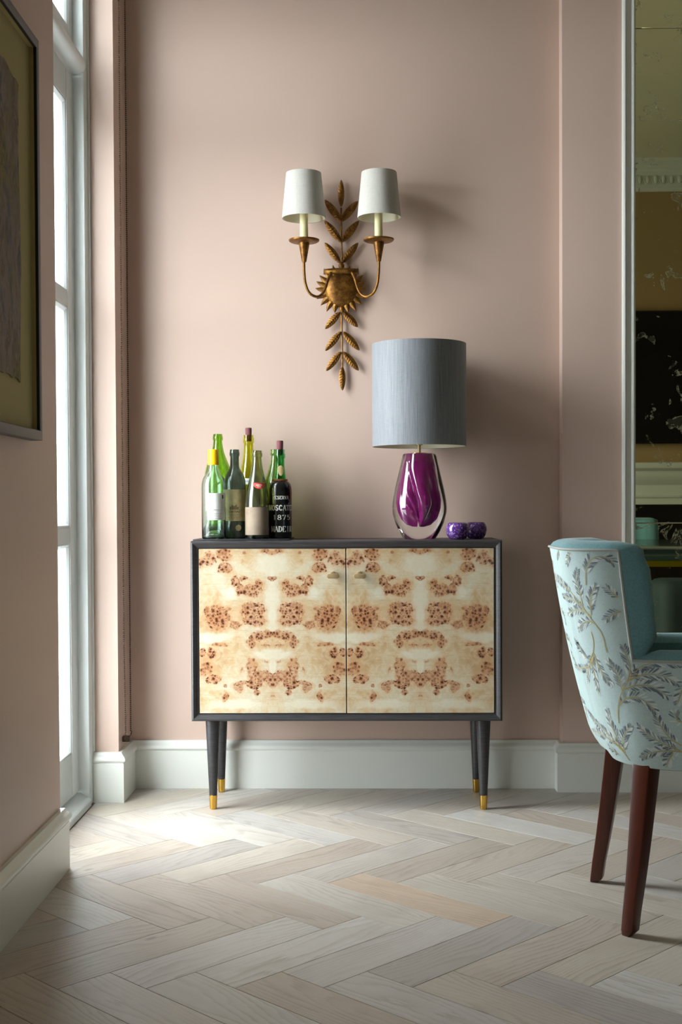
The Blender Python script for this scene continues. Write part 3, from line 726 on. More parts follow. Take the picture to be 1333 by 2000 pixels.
def shade(parent, name, cx, cy, z0, z1, rb, rt, mat, lin, t=.0022):
    o = part(parent, name, MB().lathe([(rb-t, z0), (rb-.0003, z0-.0004), (rb, z0+.0008), (rt, z1-.0008), (rt-.0003, z1+.0004), (rt-t, z1)], (cx, cy, 0), 72), mat, smooth=50)
    part(o, 'lining', MB().lathe([(rb-t, z0+.0004), (rb-t-.0012, z0+.0004), (rt-t-.0012, z1), (rt-t, z1)], (cx, cy, 0), 72), lin, 'pale inner lining')
    return o
sh = shade(lamp, 'lamp_shade', lx, LYc, z0, z1, r0, r0+.0005, M_silk, M_lin)
sp = MB(); zr = z0+.035
for k in range(3):
    a = .5+2*math.pi*k/3; sp.tube([(lx+.012*math.cos(a), LYc+.012*math.sin(a), zr-.012), (lx+(r0-.004)*math.cos(a), LYc+(r0-.004)*math.sin(a), zr)], .0016, 6)
part(sh, 'spider', sp, M_brass2)
zg = at(820, 886, Y=LYc).z           # top of the glass
part(lamp, 'stem', MB().lathe([(0, zg), (.0055, zg), (.0055, zg+.05), (0, zg+.05)], (lx, LYc, 0), 20), M_brass2, 'brass stem')
part(lamp, 'bulb_holder', MB().lathe([(0, zg+.028), (.011, zg+.028), (.013, zg+.032), (.013, zg+.075), (.010, zg+.078), (0, zg+.078)], (lx, LYc, 0), 24), M_brass2)
M_bulb = plain('frosted_bulb', srgb(235, 232, 222), .4)
part(lamp, 'bulb', MB().lathe([(0, zg+.078), (.010, zg+.078), (.014, zg+.092), (.028, zg+.118), (.031, zg+.138), (.024, zg+.160), (.010, zg+.170), (0, zg+.171)], (lx, LYc, 0), 28), M_bulb, smooth=70)
part(lamp, 'cap_plate', MB().lathe([(0, zg-.001), (.0255, zg-.001), (.0258, zg+.0018), (.024, zg+.0026), (0, zg+.0026)], (lx, LYc, 0), 40), M_brass, 'thin brass cap')
HG = zg-TOP
gp = [(0, .004), (.030, .003), (.046, .0), (.053, .003), (.066, .025), (.078, .052), (.0865, .084), (.0880, .104), (.0860, .128), (.0790, .165), (.0700, .205), (.0610, .245), (.0555, .272), (.0530, .2785), (.0480, .281), (0, .281)]
gp = [(r, z*HG/.281) for r, z in gp]
gr = lambda a, z: 1+.018*math.cos(2*a+.6)+.012*math.cos(6*a+z*9)*min(1, z/.2)+.01*math.cos(4*a-1)
M_crys = glass('clear_crystal', (.985, .995, .99, 1), 0)
part(lamp, 'glass_base', MB().lathe(gp, (lx, LYc, TOP), 72, gr), M_crys, 'heavy clear glass vase', smooth=70)
def purple():
    m = NT('purple_glass_core'); n = m.noise(m.coord(), 9, 3); fr = m.n('LayerWeight', Blend=.35)
    m.set(Base_Color=m.mix(n, (.40, .010, .24, 1), (.24, .006, .13, 1)), Roughness=.03, Transmission_Weight=.25, IOR=1.5)
    m.b.inputs['Coat Weight'].default_value = 1.0; m.b.inputs['Coat Roughness'].default_value = .02
    return m.m
M_purp = purple()
cp = [(.0, .050), (.013, .051), (.025, .057), (.035, .071), (.0425, .093), (.0465, .115), (.0465, .140), (.0440, .170), (.0400, .205), (.0350, .240), (.0310, .264), (.0290, .2765), (.0, .2770)]
cps = []
for i in range(len(cp)-1):
    for k in range(4): t = k/4; cps.append((cp[i][0]*(1-t)+cp[i+1][0]*t, (cp[i][1]*(1-t)+cp[i+1][1]*t)*HG/.281))
cps.append((0, cp[-1][1]*HG/.281))
def lobes(a, z):
    d = max(0.0, min(1.0, (.235-z)/.12))
    ph = 5*a+z*26
    s = abs(math.sin(ph/2))
    return (1-d*.42*(1-s)**1.5)*(1-.07*d*math.cos(3*a+.7))
cm = MB().lathe(cps, (0, 0, 0), 120, lobes)
# the folds end at different depths
cm.v = [(lx+X_*1.10, LYc+Y_*1.10, TOP+Z_+(.030*(1+math.cos(3*math.atan2(Y_, X_)+1.1))*max(0, (.16-Z_)/.12) if Z_ < .16 else 0)) for X_, Y_, Z_ in cm.v]
part(lamp, 'glass_core', cm, M_purp, 'folded magenta-purple inner glass', smooth=70)

# ------------------------------------------------------------------ votive holders
def crackle():
    m = NT('purple_crackle_glass'); co = m.coord()
    v = m.n('TexVoronoi', {'feature': 'F1'}, Vector=co, Scale=260.0); v2 = m.n('TexVoronoi', {'feature': 'DISTANCE_TO_EDGE'}, Vector=co, Scale=150.0)
    n = m.noise(co, 30, 3)
    sep = m.n('SeparateColor', in0=v.outputs['Color']); sp_ = m.math('GREATER_THAN', sep.outputs[0], .88)
    base = m.mix(n, srgb(58, 22, 92), srgb(96, 40, 140)); base = m.mix(m.math('MULTIPLY', sp_, .7), base, srgb(196, 160, 216))
    base = m.mix(m.math('MULTIPLY', m.math('LESS_THAN', v2.outputs[0], .04), .5), base, srgb(150, 110, 180))
    m.set(Base_Color=base, Roughness=.12); m.b.inputs['Coat Weight'].default_value = 1.0; m.bump(v2.outputs[0], .3, .002); return m.m
M_vot = crackle()
for pxc, Yv, rr, lab in ((894.5, 4.09, .0390, 'purple crackle-glass votive bowl beside the lamp, in front of its twin'), (930, 4.17, .0370, 'purple crackle-glass votive bowl half hidden behind its twin')):
    vp = at(pxc, 1052, Y=Yv); o = thing('votive_holder', (vp.x, Yv, TOP), lab, 'votive holder', 'purple votive bowls')
    k = rr/.039
    part(o, 'bowl', MB().lathe([(0, .002), (.020*k, 0), (.027*k, .003), (.0355*k, .015), (.0390*k, .029), (.0375*k, .041), (.0330*k, .050), (.0285*k, .0545), (.0262*k, .0535), (.0285*k, .046), (.031*k, .034), (.029*k, .019), (.018*k, .010), (0, .009)], (vp.x, Yv, TOP), 44), M_vot, smooth=70)
    part(o, 'candle', MB().lathe([(0, .0105), (.017*k, .0105), (.0175*k, .022), (0, .022)], (vp.x, Yv, TOP), 24), plain('ivory_wax', srgb(220, 212, 190), .6))

# ------------------------------------------------------------------ wall sconce
def gilt():
    m = NT('antique_gilt'); co = m.coord(); n = m.noise(co, 60, 5, .65); n2 = m.noise(co, 280, 4, .7); big = m.noise(co, 14, 3)
    c = m.ramp(m.math('MULTIPLY_ADD', n2, .45, m.math('MULTIPLY', n, .6)), [(.30, srgb(48, 28, 14)), (.46, srgb(104, 68, 28)), (.60, srgb(152, 108, 40)), (.75, srgb(196, 152, 70))])
    c = m.mix(m.math('MULTIPLY', big, .35), c, srgb(108, 62, 30))
    m.set(Base_Color=c, Metallic=.7, Roughness=m.math('MULTIPLY_ADD', n, .3, .26)); m.bump(n2, .25, .0015); return m.m
M_gilt = gilt()
M_linen = NT('natural_linen'); _a = M_linen.noise(M_linen.coord((1, 1, 14)), 60, 4, .6); _b = M_linen.noise(M_linen.coord((420, 420, 20)), 1, 3)
M_linen.set(Base_Color=M_linen.mix(M_linen.math('MULTIPLY', M_linen.math('ADD', _a, _b), .5), srgb(164, 160, 152), srgb(208, 205, 198)), Roughness=.85); M_linen.bump(_b, .15, .0008); M_linen = M_linen.m
M_candle = plain('ivory_candle_sleeve', srgb(226, 218, 168), .5)
SY = W-.014                                       # plane of the leaves
def S1(cx_, cy_, Y=SY): return at(520+cx_*.24, 310+cy_*.24, Y=Y)
so = S1(612, 1068, W)
scn = thing('wall_sconce', (so.x, W, so.z), 'gilt sunburst wall sconce with laurel leaves and two linen-shaded candle arms', 'wall light')
def leaf_mesh(L, Wd):
    mb = MB(); nu, nv = 44, 10
    def g(u, v):
        w = Wd/2*(math.sin(math.pi*min(1, u**.92))**.62 if 0 < u < 1 else 0)
        w = max(w, .0006)
        e = abs(v)
        z = .0052*(1-e)**.9+.0022*max(0, 1-e*7)                     # raised midrib
        z += .0016*math.sin(2*math.pi*(u*9-e*1.1))*min(1, 4*e)*(1-e)*1.8  # chased veins
        if e > .99: z = 0
        return (v*w, -z+.010*u*u*0-.002*math.sin(math.pi*u), u*L)
    mb.grid(g, [k/nu for k in range(nu+1)], [-1+2*k/nv for k in range(nv+1)])
    back = MB().grid(lambda u, v: (lambda p: (p[0], .0012-.002*math.sin(math.pi*u), p[2]))(g(u, v)), [k/nu for k in range(nu+1)], [-1, 0, 1], True)
    mb.add(back.v, back.f)
    return mb
LEAVES = [((612,392),(612,172),52), ((612,512),(478,335),62), ((612,512),(748,345),62), ((612,680),(478,506),62), ((614,680),(756,506),62), ((606,850),(478,684),58), ((622,848),(750,684),58),
          ((604,1248),(482,1386),58), ((630,1248),(747,1370),58), ((610,1408),(484,1564),58), ((628,1408),(760,1560),58), ((610,1572),(490,1728),58), ((630,1572),(753,1724),58), ((620,1690),(622,1886),54)]
for b_, t_, w_ in LEAVES:
    a, b = S1(*b_), S1(*t_); L = (b-a).length
    me = leaf_mesh(L, w_*.24*SY/F).mesh('leaf', smooth=50); ob = link('leaf', me, M_gilt, scn)
    ob.location = a-scn.location; ob.rotation_euler = (0, math.atan2(b.x-a.x, b.z-a.z), 0)
    if abs(b.x-a.x) > .02: ob.location.y -= .002
    # a thin round midrib on each leaf
    rb = MB().tube([(0, -.0052, .006), (0, -.0075, L*.5), (0, -.0035, L*.94)], [.0016, .0014, .0005], 6).mesh('midrib'); ro = link('midrib', rb, M_gilt, ob)
part(scn, 'stem', MB().tube([S1(612, 400), S1(613, 620), S1(620, 850)], .0032, 8), M_gilt)
part(scn, 'stem', MB().tube([S1(614, 1240), S1(618, 1480), S1(621, 1720)], .0032, 8), M_gilt)
# sun disc and its rays
sc_ = S1(612, 1068, W-.02); RS = 139*.24*SY/F
dm = MB(); prof = [(0.0, .030)]+[(RS*math.sin(t), .030*math.cos(t)) for t in [math.pi/2*k/12 for k in range(1, 13)]]
dm.lathe(prof+[(RS, -.006), (0, -.006)], n=56); dm.v = [(sc_.x+x, W-.018-z, sc_.z+y) for x, y, z in dm.v]
part(scn, 'sun_disc', dm, M_gilt, 'domed gilt sun disc', smooth=60)
def ray_mesh(L, Wd, bend):
    mb = MB(); nu, nv = 10, 6
    def g(u, v):
        w = Wd/2*(1-u)**.8*(1+.6*u*(1-u)); return (v*w+bend*u*u, -.007*(1-abs(v)**1.6)*(1-u*.7), u*L)
    mb.grid(g, [k/nu for k in range(nu+1)], [-1+2*k/nv for k in range(nv+1)])
    b = MB().grid(lambda u, v: (lambda p: (p[0], .002, p[2]))(g(u, v)), [k/nu for k in range(nu+1)], [-1, 0, 1], True)
    return mb.add(b.v, b.f)
rays = [(-22,.036,-1),(-42,.040,-1)] + [(-60,.036,-1),(-75,.036,-1),(-90,.035,1),(-106,.036,1),(-123,.034,1),(-142,.036,1),(-160,.028,1)]
for ang, L, bd in rays:
    for sgn in (-1, 1):
        a = math.radians(ang)*-sgn
        me = ray_mesh(L, .0235, .006*(1 if abs(ang) < 100 else -1)*-sgn).mesh('sun_ray', smooth=50); ob = link('sun_ray', me, M_gilt, scn)
        r_ = RS*.92; ob.location = Vector((sc_.x+r_*math.sin(a), W-.024, sc_.z+r_*math.cos(a)))-scn.location; ob.rotation_euler = (0, a, 0)
# buds above and below the disc
for (cxp, cyp, dirz) in ((614, 868, 1), (618, 1225, -1)):
    p = S1(cxp, cyp, W-.02); bm_ = MB().sphere((0, 0, 0), .0105, 14, 10, (1, .8, 1.25))
    bm_.v = [(p.x+x*(1-.5*max(0, z*dirz)/.013), W-.020+y, p.z+z) for x, y, z in bm_.v]
    part(scn, 'bud', bm_, M_gilt, smooth=60)
# flat band bowed out in front of the disc, carrying the arms
pl, pr_ = S1(474, 915), S1(752, 918); bz = (pl.z+pr_.z)/2
band = MB(); n = 20
band.grid(lambda u, v: (pl.x+(pr_.x-pl.x)*u, W-.036-.022*math.sin(math.pi*u)**.6, bz-.006+v*.0088), [k/n for k in range(n+1)], [-1, 1])
bo = part(scn, 'band', band, M_gilt, smooth=60)
md = bo.modifiers.new('thickness', 'SOLIDIFY'); md.thickness = .004; md.offset = 0
ARMY = W-.112
for sgn in (-1, 1):
    mx = lambda c: 612+sgn*(612-c)+ (4 if sgn > 0 else 0)
    mx = (lambda c: c) if sgn < 0 else (lambda c: 1224-c+4)
    raw = [(528, 925, W-.054), (505, 980, W-.066), (480, 1060, W-.078), (448, 1108, W-.090), (405, 1122, W-.100), (352, 1090, W-.108), (322, 1020, ARMY), (311, 930, ARMY), (309, 838, ARMY)]
    pts = smoothpath([tuple(S1(mx(c), y, Yd)) for c, y, Yd in raw], 5)
    arm = part(scn, 'arm', MB().tube(pts, .0045, 10), M_gilt, smooth=60)
    zc0, zc1 = S1(309, 842, ARMY).z, S1(309, 690, ARMY).z; ax_ = S1(mx(310), 760, ARMY).x
    part(arm, 'cup', MB().lathe([(0, zc0), (.0065, zc0), (.0078, zc0+.002), (.0178, zc1-.004), (.0182, zc1+.002), (0, zc1+.002)], (ax_, ARMY, 0), 28), M_gilt)
    zp = S1(309, 676, ARMY).z
    part(arm, 'drip_pan', MB().lathe([(0, zp-.004), (.020, zp-.004), (.045, zp-.0015), (.0505, zp+.002), (.0515, zp+.0065), (.0495, zp+.0068), (.045, zp+.0035), (0, zp+.002)], (ax_, ARMY, 0), 48), M_gilt, smooth=40)
    zt, zb = S1(309, 120, ARMY).z, S1(309, 486, ARMY).z
    part(arm, 'candle_sleeve', MB().lathe([(0, zp+.002), (.0138, zp+.002), (.0138, zb+.030), (.0128, zb+.032), (0, zb+.032)], (ax_, ARMY, 0), 28), M_candle, 'ivory candle sleeve')
    sx = S1(mx(307), 300, ARMY).x
    shd = shade(arm, 'lamp_shade', sx, ARMY, zb, zt, .0735, .0590, M_linen, M_lin, .0018)
    ca = MB()
    for k in range(2): ca.tube([(ax_+(.015 if k else -.015), ARMY-.004, zb+.045), (sx+(.064 if k else -.064), ARMY, zb+.012)], .001, 5)
    ca.tube([(ax_+.012*math.cos(t), ARMY+.012*math.sin(t), zb+.045) for t in [2*math.pi*k/16 for k in range(16)]], .001, 5, closed=True)
    # (bulb clip wires)
    part(shd if False else arm, 'bulb', MB().lathe([(0, zb+.032), (.009, zb+.032), (.016, zb+.056), (.013, zb+.078), (.003, zb+.098), (0, zb+.099)], (ax_, ARMY, 0), 20), M_bulb, smooth=70)

# ------------------------------------------------------------------ roller-blind chain
ch = MB()
M_chain = plain('bronze_bead_chain', srgb(74, 56, 42), .4, 0.6)
CHX = XL+.020
ys = (at(240, 1000, X=CHX).y, at(251.5, 1000, X=CHX-.006).y)
zb_ = at(254, 1442, X=CHX).z
path = []
zz = CEIL-.12
while zz > zb_+.02: path.append((CHX, ys[0]+(.02 if zz < .5 else 0)*(1-(zz-zb_)/.35)*(1 if zz < zb_+.35 else 0), zz)); zz -= .0068
for k in range(1, 12):
    a = math.pi*k/12; yc, rr = (ys[0]+ys[1])/2+.006, (ys[1]-ys[0])/2-.006
    path.append((CHX-.002, yc-rr*math.cos(a), zb_+.02-.02*math.sin(a)))
zz = zb_+.02
while zz < CEIL-.12: path.append((CHX-.005, ys[1], zz)); zz += .0068
for p in path: ch.sphere(p, .0027, 6, 4)
root = thing('bead_chain', (CHX, ys[0], zb_), 'looped bead chain of a roller blind hanging beside the glazed door', 'blind chain')
cc = part(root, 'beads', ch, M_chain, smooth=80); cc['kind'] = 'stuff'
part(root, 'chain_cord', MB().tube(path, .0004, 4), M_chain)
part(root, 'tension_clip', box(XL, CHX+.006, (ys[0]+ys[1])/2-.008, (ys[0]+ys[1])/2+.016, zb_-.006, zb_+.012), M_chain, bevel=.002)

# ------------------------------------------------------------------ framed picture on the left wall
FXW, FXF = XL, -.800
p1 = at(79.3, 85, X=FXF); p2 = at(79.8, 860, X=FXF); yr = (p1.y+p2.y)/2; zt, zb = p1.z, p2.z; yl = yr-.78
pic = thing('framed_picture', (FXW, (yl+yr)/2, zb), 'torn painted canvas mounted on olive board in a dark grey box frame', 'picture')
M_frame = plain('grey_stained_frame', srgb(76, 73, 75), .5, bump=.1, bscale=90); M_blk = plain('black_inner_frame', srgb(14, 13, 13), .6)
M_olive = plain('olive_mount_board', srgb(172, 158, 108), .85, bump=.05, bscale=150)
fw = .0225
part(pic, 'frame_rail', box(FXW, FXF, yl, yr, zt-fw, zt), M_frame, bevel=.001); part(pic, 'frame_rail', box(FXW, FXF, yl, yr, zb, zb+fw), M_frame, bevel=.001)
part(pic, 'frame_stile', box(FXW, FXF, yr-fw, yr, zb+fw, zt-fw), M_frame, bevel=.001); part(pic, 'frame_stile', box(FXW, FXF, yl, yl+fw, zb+fw, zt-fw), M_frame, bevel=.001)
MTX = FXF-.0182                                    # face of the mount
ya, yb, za, zb1 = yl+fw, yr-fw, zb+fw, zt-fw; e_ = .0012
for (xa, xb, m_, nm) in ((FXF-.0075, FXF-.0008, M_blk, 'inner_liner'), (MTX, FXF-.0075, M_olive, 'spacer')):
    part(pic, nm, box(xa, xb, yb-e_, yb, za, zb1), m_); part(pic, nm, box(xa, xb, ya, ya+e_, za, zb1), m_)
    part(pic, nm, box(xa, xb, ya+e_, yb-e_, zb1-e_, zb1), m_); part(pic, nm, box(xa, xb, ya+e_, yb-e_, za, za+e_), m_)
part(pic, 'mount_board', box(FXW+.001, MTX, ya, yb, za, zb1), M_olive)
def paint():
    m = NT('torn_abstract_painting'); co = m.coord((1, 3, 1.6)); n = m.noise(co, 5.0, 7, .68, .4); n2 = m.noise(m.coord((1, 5, 2.6)), 6.0, 6, .66, .5); big = m.noise(m.coord((1, 2, 2.2)), 2.6, 3)
    c = m.ramp(n, [(.28, srgb(38, 38, 52)), (.40, srgb(84, 78, 84)), (.50, srgb(132, 116, 106)), (.60, srgb(92, 72, 52)), (.70, srgb(160, 144, 128)), (.82, srgb(70, 60, 46))])
    g = m.ramp(n2, [(.35, srgb(60, 64, 38)), (.5, srgb(124, 112, 40)), (.62, srgb(86, 58, 38)), (.78, srgb(188, 172, 152))])
    c = m.mix(m.ramp(big, [(.42, (0,0,0)), (.62, (1,1,1))]), c, g)
    m.set(Base_Color=c, Roughness=.7); m.bump(n2, .6, .006); return m.m
cx_ = MTX+.004
ye = at(38.5, 450, X=cx_).y; zt_, zb2 = at(38, 150, X=cx_).z, at(37, 746, X=cx_).z
rr = random.Random(3); edge = []
def ragged(p, q, n, amp):
    for k in range(n):
        t = k/n; j = amp*(rr.random()-.5)+amp*.9*math.sin(7*t+2)
        d = Vector((q[0]-p[0], q[1]-p[1])); nn = Vector((-d.y, d.x)).normalized()
        edge.append((p[0]+d.x*t+nn.x*j, p[1]+d.y*t+nn.y*j))
ragged((ye-.56, zb2+.01), (ye, zb2), 24, .008); ragged((ye, zb2), (ye+.004, zt_-.012), 36, .007); ragged((ye+.004, zt_-.012), (ye-.56, zt_+.01), 24, .010); ragged((ye-.56, zt_+.01), (ye-.56, zb2+.01), 30, .008)
part(pic, 'canvas', MB().prism(edge, lambda y, z: (MTX, y, z), lambda y, z: (cx_, y, z)), paint(), 'ragged-edged abstract painting on canvas', smooth=0)

# ------------------------------------------------------------------ antique mirror on the pier
MY = PIER
def foxed():
    m = NT('antique_mirror'); co = m.coord()
    n1 = m.noise(co, 13, 6, .60, .6); n2 = m.noise(co, 34, 5, .7, 1.0); big = m.noise(co, 2.2, 3); sp_ = m.noise(co, 150, 3, .6)
    tint = m.mix(m.ramp(big, [(.35, (0,0,0)), (.65, (1,1,1))]), (.84, .79, .48, 1), (.74, .78, .50, 1))
    edge = m.math('MULTIPLY', m.ramp(n1, [(.600, (0,0,0)), (.612, (1,1,1)), (.620, (1,1,1)), (.632, (0,0,0))]), m.ramp(n2, [(.45, (0,0,0)), (.55, (1,1,1))]))
    patch = m.ramp(n1, [(.62, (0,0,0)), (.635, (1,1,1)), (.66, (1,1,1)), (.70, (0,0,0))])
    spot = m.ramp(sp_, [(.66, (0,0,0)), (.74, (1,1,1))])
    c = m.mix(m.math('MULTIPLY', patch, .12), tint, (.68, .68, .58, 1)); c = m.mix(m.math('MULTIPLY', edge, .75), c, (.10, .07, .035, 1)); c = m.mix(m.math('MULTIPLY', spot, .25), c, (.75, .72, .6, 1))
    m.set(Base_Color=c, Metallic=m.math('SUBTRACT', 1.0, m.math('MULTIPLY', m.math('MAXIMUM', edge, m.math('MULTIPLY', patch, .06)), .8)), Roughness=m.math('MULTIPLY_ADD', n2, .015, .003)); return m.m
M_mir = foxed()
mx0, mx1 = at(1217.5, 500, Y=MY-.02).x, 2.55
mir = thing('wall_mirror', ((mx0+mx1)/2, MY, .166), 'tall foxed antique mirror in three panels framed with white moulding', 'mirror')
FP = [(0, 0), (0, .012), (.003, .018), (.008, .020), (.012, .017), (.014, .013), (.030, .011), (.033, .015), (.038, .016), (.041, .012), (.045, .008), (.045, 0)]
zm0, zm1 = .170, 3.30
def mframe(a, b):                                   # mitred moulding run from corner a to corner b
    cs = {'bl': (mx0, zm0, 1, 1), 'br': (mx1, zm0, -1, 1), 'tr': (mx1, zm1, -1, -1), 'tl': (mx0, zm1, 1, -1)}
    q = [cs[a], cs[b]]
    return MB().prism(FP, lambda t, d: (q[0][0]+q[0][2]*t, MY-d, q[0][1]+q[0][3]*t), lambda t, d: (q[1][0]+q[1][2]*t, MY-d, q[1][1]+q[1][3]*t))
for nm, a, b in (('frame_stile', 'bl', 'tl'), ('frame_stile', 'br', 'tr'), ('frame_rail', 'bl', 'br'), ('frame_rail', 'tl', 'tr')): part(mir, nm, mframe(a, b), M_white, smooth=40)
j1, j2 = at(1290, 1021.5, Y=MY-.006).z, at(1290, 55, Y=MY-.006).z
for a, b in ((zm0+.045, j1-.0012), (j1+.0012, j2-.0012), (j2+.0012, zm1-.045)): part(mir, 'mirror_panel', box(mx0+.0445, mx1-.0445, MY-.006, MY-.0005, a, b), M_mir, bevel=.0008, seg=1)

# ------------------------------------------------------------------ what the mirror shows: the other end of the room
tv = thing('television', (2.05, YF, 1.43), 'large black wall-hung television above the mantelpiece, seen in the mirror', 'television')
M_tvs = plain('black_screen', srgb(6, 6, 8), .25); M_tvb = plain('black_bezel', srgb(12, 12, 12), .4)
part(tv, 'housing', box(1.20, 2.90, YF+.03, YF+.07, 1.427, 2.395), M_tvb, bevel=.004); part(tv, 'screen', box(1.212, 2.888, YF+.07, YF+.072, 1.440, 2.384), M_tvs); part(tv, 'wall_bracket', box(1.85, 2.25, YF+.001, YF+.03, 1.75, 2.05), M_tvb)
fp = thing('fireplace', (2.05, YF, 0), 'white moulded mantelpiece with a black surround, seen in the mirror', 'fireplace')
M_blackm = plain('black_marble', srgb(16, 16, 17), .25, var=.4)
mp_ = [(0, .985), (.10, .985), (.10, 1.030), (.112, 1.036), (.115, 1.046), (.10, 1.056), (.10, 1.125), (.125, 1.150), (.150, 1.185), (.155, 1.215), (.150, 1.225), (.175, 1.240), (.200, 1.246), (.205, 1.262), (.205, 1.283), (.198, 1.288), (0, 1.288)]
part(fp, 'mantel_shelf', MB().prism(mp_, lambda d, z: (1.15, YF+d, z), lambda d, z: (2.95, YF+d, z)), M_white, smooth=40)
for a, b in ((1.20, 1.40), (2.70, 2.90)): part(fp, 'pilaster', box(a, b, YF, YF+.09, 0, .985), M_white, bevel=.004)
part(fp, 'surround', MB().box(1.40, 1.66, YF, YF+.05, 0, .985).box(2.44, 2.70, YF, YF+.05, 0, .985).box(1.66, 2.44, YF, YF+.05, .72, .985), M_blackm, weld=False)
part(fp, 'firebox', box(1.66, 2.44, YF, YF+.012, 0, .72), plain('firebox_black', srgb(8, 8, 8), .9))  # flat black panel in place of a recessed opening
co_ = thing('trim_2', (2.0, YF, CEIL)); tag(co_, kind='structure')
cpf = [(0, 3.27), (.020, 3.27), (.024, 3.285), (.030, 3.290), (.030, 3.300), (.045, 3.330), (.048, 3.375), (.060, 3.380), (.064, 3.400), (.085, 3.415), (.095, 3.445), (.135, 3.462), (.140, CEIL), (0, CEIL)]
part(co_, 'cornice', MB().prism(cpf, lambda d, z: (XL, YF+d, z), lambda d, z: (XR, YF+d, z)), M_white, smooth=30)
em = MB().sphere((0, 0, 0), .021, 10, 8, (.85, .7, 1.5)).mesh('egg', smooth=80); em.materials.append(M_white)
am = MB().tube([(.026*math.cos(t), .006, .034*math.sin(t)) for t in [math.pi+math.pi*k/10 for k in range(11)]], .004, 5).mesh('egg_surround'); am.materials.append(M_white)
for k in range(26):
    for me, nm in ((em, 'egg'), (am, 'egg_surround')):
        e = bpy.data.objects.new(nm, me); COL.objects.link(e); e.parent = co_; e.location = (-.70+k*.0575, .047, 3.345-CEIL)

tb = thing('dining_table', (1.78, 1.7, 0), 'long dark-topped dining table with a brass edge band, reflected in the mirror', 'table')
M_tt = plain('dark_green_glass_top', srgb(44, 62, 64), .12)
part(tb, 'tabletop', box(1.20, 2.36, .30, 3.05, .733, .755), M_tt, bevel=.003)
part(tb, 'edge_band', MB().box(1.205, 1.215, .305, 3.045, .706, .733).box(2.345, 2.355, .305, 3.045, .706, .733).box(1.215, 2.345, .305, .315, .706, .733).box(1.215, 2.345, 3.035, 3.045, .706, .733), brass('yellow_brass', srgb(226, 206, 60), .35), weld=False)
M_dkw = plain('dark_walnut', srgb(40, 28, 22), .45)
for yy in (.75, 2.60): part(tb, 'pedestal', MB().box(1.50, 2.06, yy-.05, yy+.05, .04, .733).box(1.40, 2.16, yy-.09, yy+.09, 0, .04), M_dkw, weld=False)
M_dvel = plain('dark_teal_velvet', srgb(22, 40, 44), .8)
st = thing('bench_seat', (1.62, 3.27, 0), 'low dark velvet bench at the table end nearest the mirror', 'bench')
part(st, 'cushion', box(1.19, 2.06, 3.10, 3.44, .30, .665), M_dvel, bevel=.06, seg=4)
for a in (1.28, 1.97):
    for b in (3.17, 3.37): part(st, 'leg', MB().lathe([(0, 0), (.014, 0), (.022, .30), (0, .30)], (a, b, 0), 14), M_dkw)

# ------------------------------------------------------------------ upholstered armchair
ZB, ZA, ZT = .378, .625, .872
CHB, CHN, CHFa, CHF, CR = .558, 2.800, 3.300, 1.10, .170
def ucurve(x0, yn, yf, xf, r):
    """U-shaped plan as five segments, each callable on t in 0..1"""
    return [lambda t: (xf+(x0+r-xf)*t, yn), lambda t: (x0+r-r*math.sin(t*math.pi/2), yn+r-r*math.cos(t*math.pi/2)),
            lambda t: (x0, yn+r+(yf-yn-2*r)*t), lambda t: (x0+r-r*math.cos(t*math.pi/2), yf-r+r*math.sin(t*math.pi/2)), lambda t: (x0+r+(xf-x0-r)*t, yf)]
CT = .105
OUT, INN = ucurve(CHB, CHN, CHFa, CHF, CR), ucurve(CHB+.058, CHN+CT, CHFa-CT, CHF, .11)
LEN = [CHF-CHB-CR, CR*math.pi/2, CHFa-CHN-2*CR, CR*math.pi/2, CHF-CHB-CR]; CUM = [0]
for l in LEN: CUM.append(CUM[-1]+l)
UEND = CUM[-1]
def rake(x, z):
    w = max(0.0, min(1.0, 1-(x-CHB)*4.5))
    return -.222*(z-.39)*w
def CP(u, z, d=0.0):
    """point of the chair shell: u metres along the outside plan, height z, d metres in from the outer face"""
    ue = min(max(u, 0), UEND); i = 0
    while i < 4 and ue > CUM[i+1]: i += 1
    t = (ue-CUM[i])/LEN[i]; o_, n_ = OUT[i](t), INN[i](t); k = d/CT
    x, y = o_[0]+(n_[0]-o_[0])*k, o_[1]+(n_[1]-o_[1])*k
    ex = u-ue
    if u < 0: x += -ex
    if u > UEND: x += ex
    tuck = max(0.0, .44-z)/.065
    if tuck > 0 and d < .03:                      # the cloth turns in towards the underside
        q = .022*tuck**2.2; cxm, cym = (CHB+CHF)/2, (CHN+CHFa)/2
        ii = INN[i](t); dx, dy = ii[0]-o_[0], ii[1]-o_[1]; L_ = math.hypot(dx, dy) or 1
        x += dx/L_*q; y += dy/L_*q
    bulge = .010*math.sin(math.pi*min(1, max(0, (z-ZB)/(ZT-ZB)))) if 0 < i < 4 and d < .02 else 0
    return (x+rake(x, z)-bulge*(1 if i == 2 else .5), y, z)
UW = CUM[1]+CR*.60; UW2 = UEND-UW
def lin(a, b, n): return [a+(b-a)*k/n for k in range(n+1)]
u_all = lin(0, CUM[1], 10)+lin(CUM[1], UW, 16)[1:]+lin(UW, CUM[2], 18)[1:]+lin(CUM[2], CUM[3], 12)[1:]+lin(CUM[3], UW2, 18)[1:]+lin(UW2, CUM[4], 16)[1:]+lin(CUM[4], UEND, 10)[1:]
u_bk = [u for u in u_all if UW-1e-9 <= u <= UW2+1e-9]
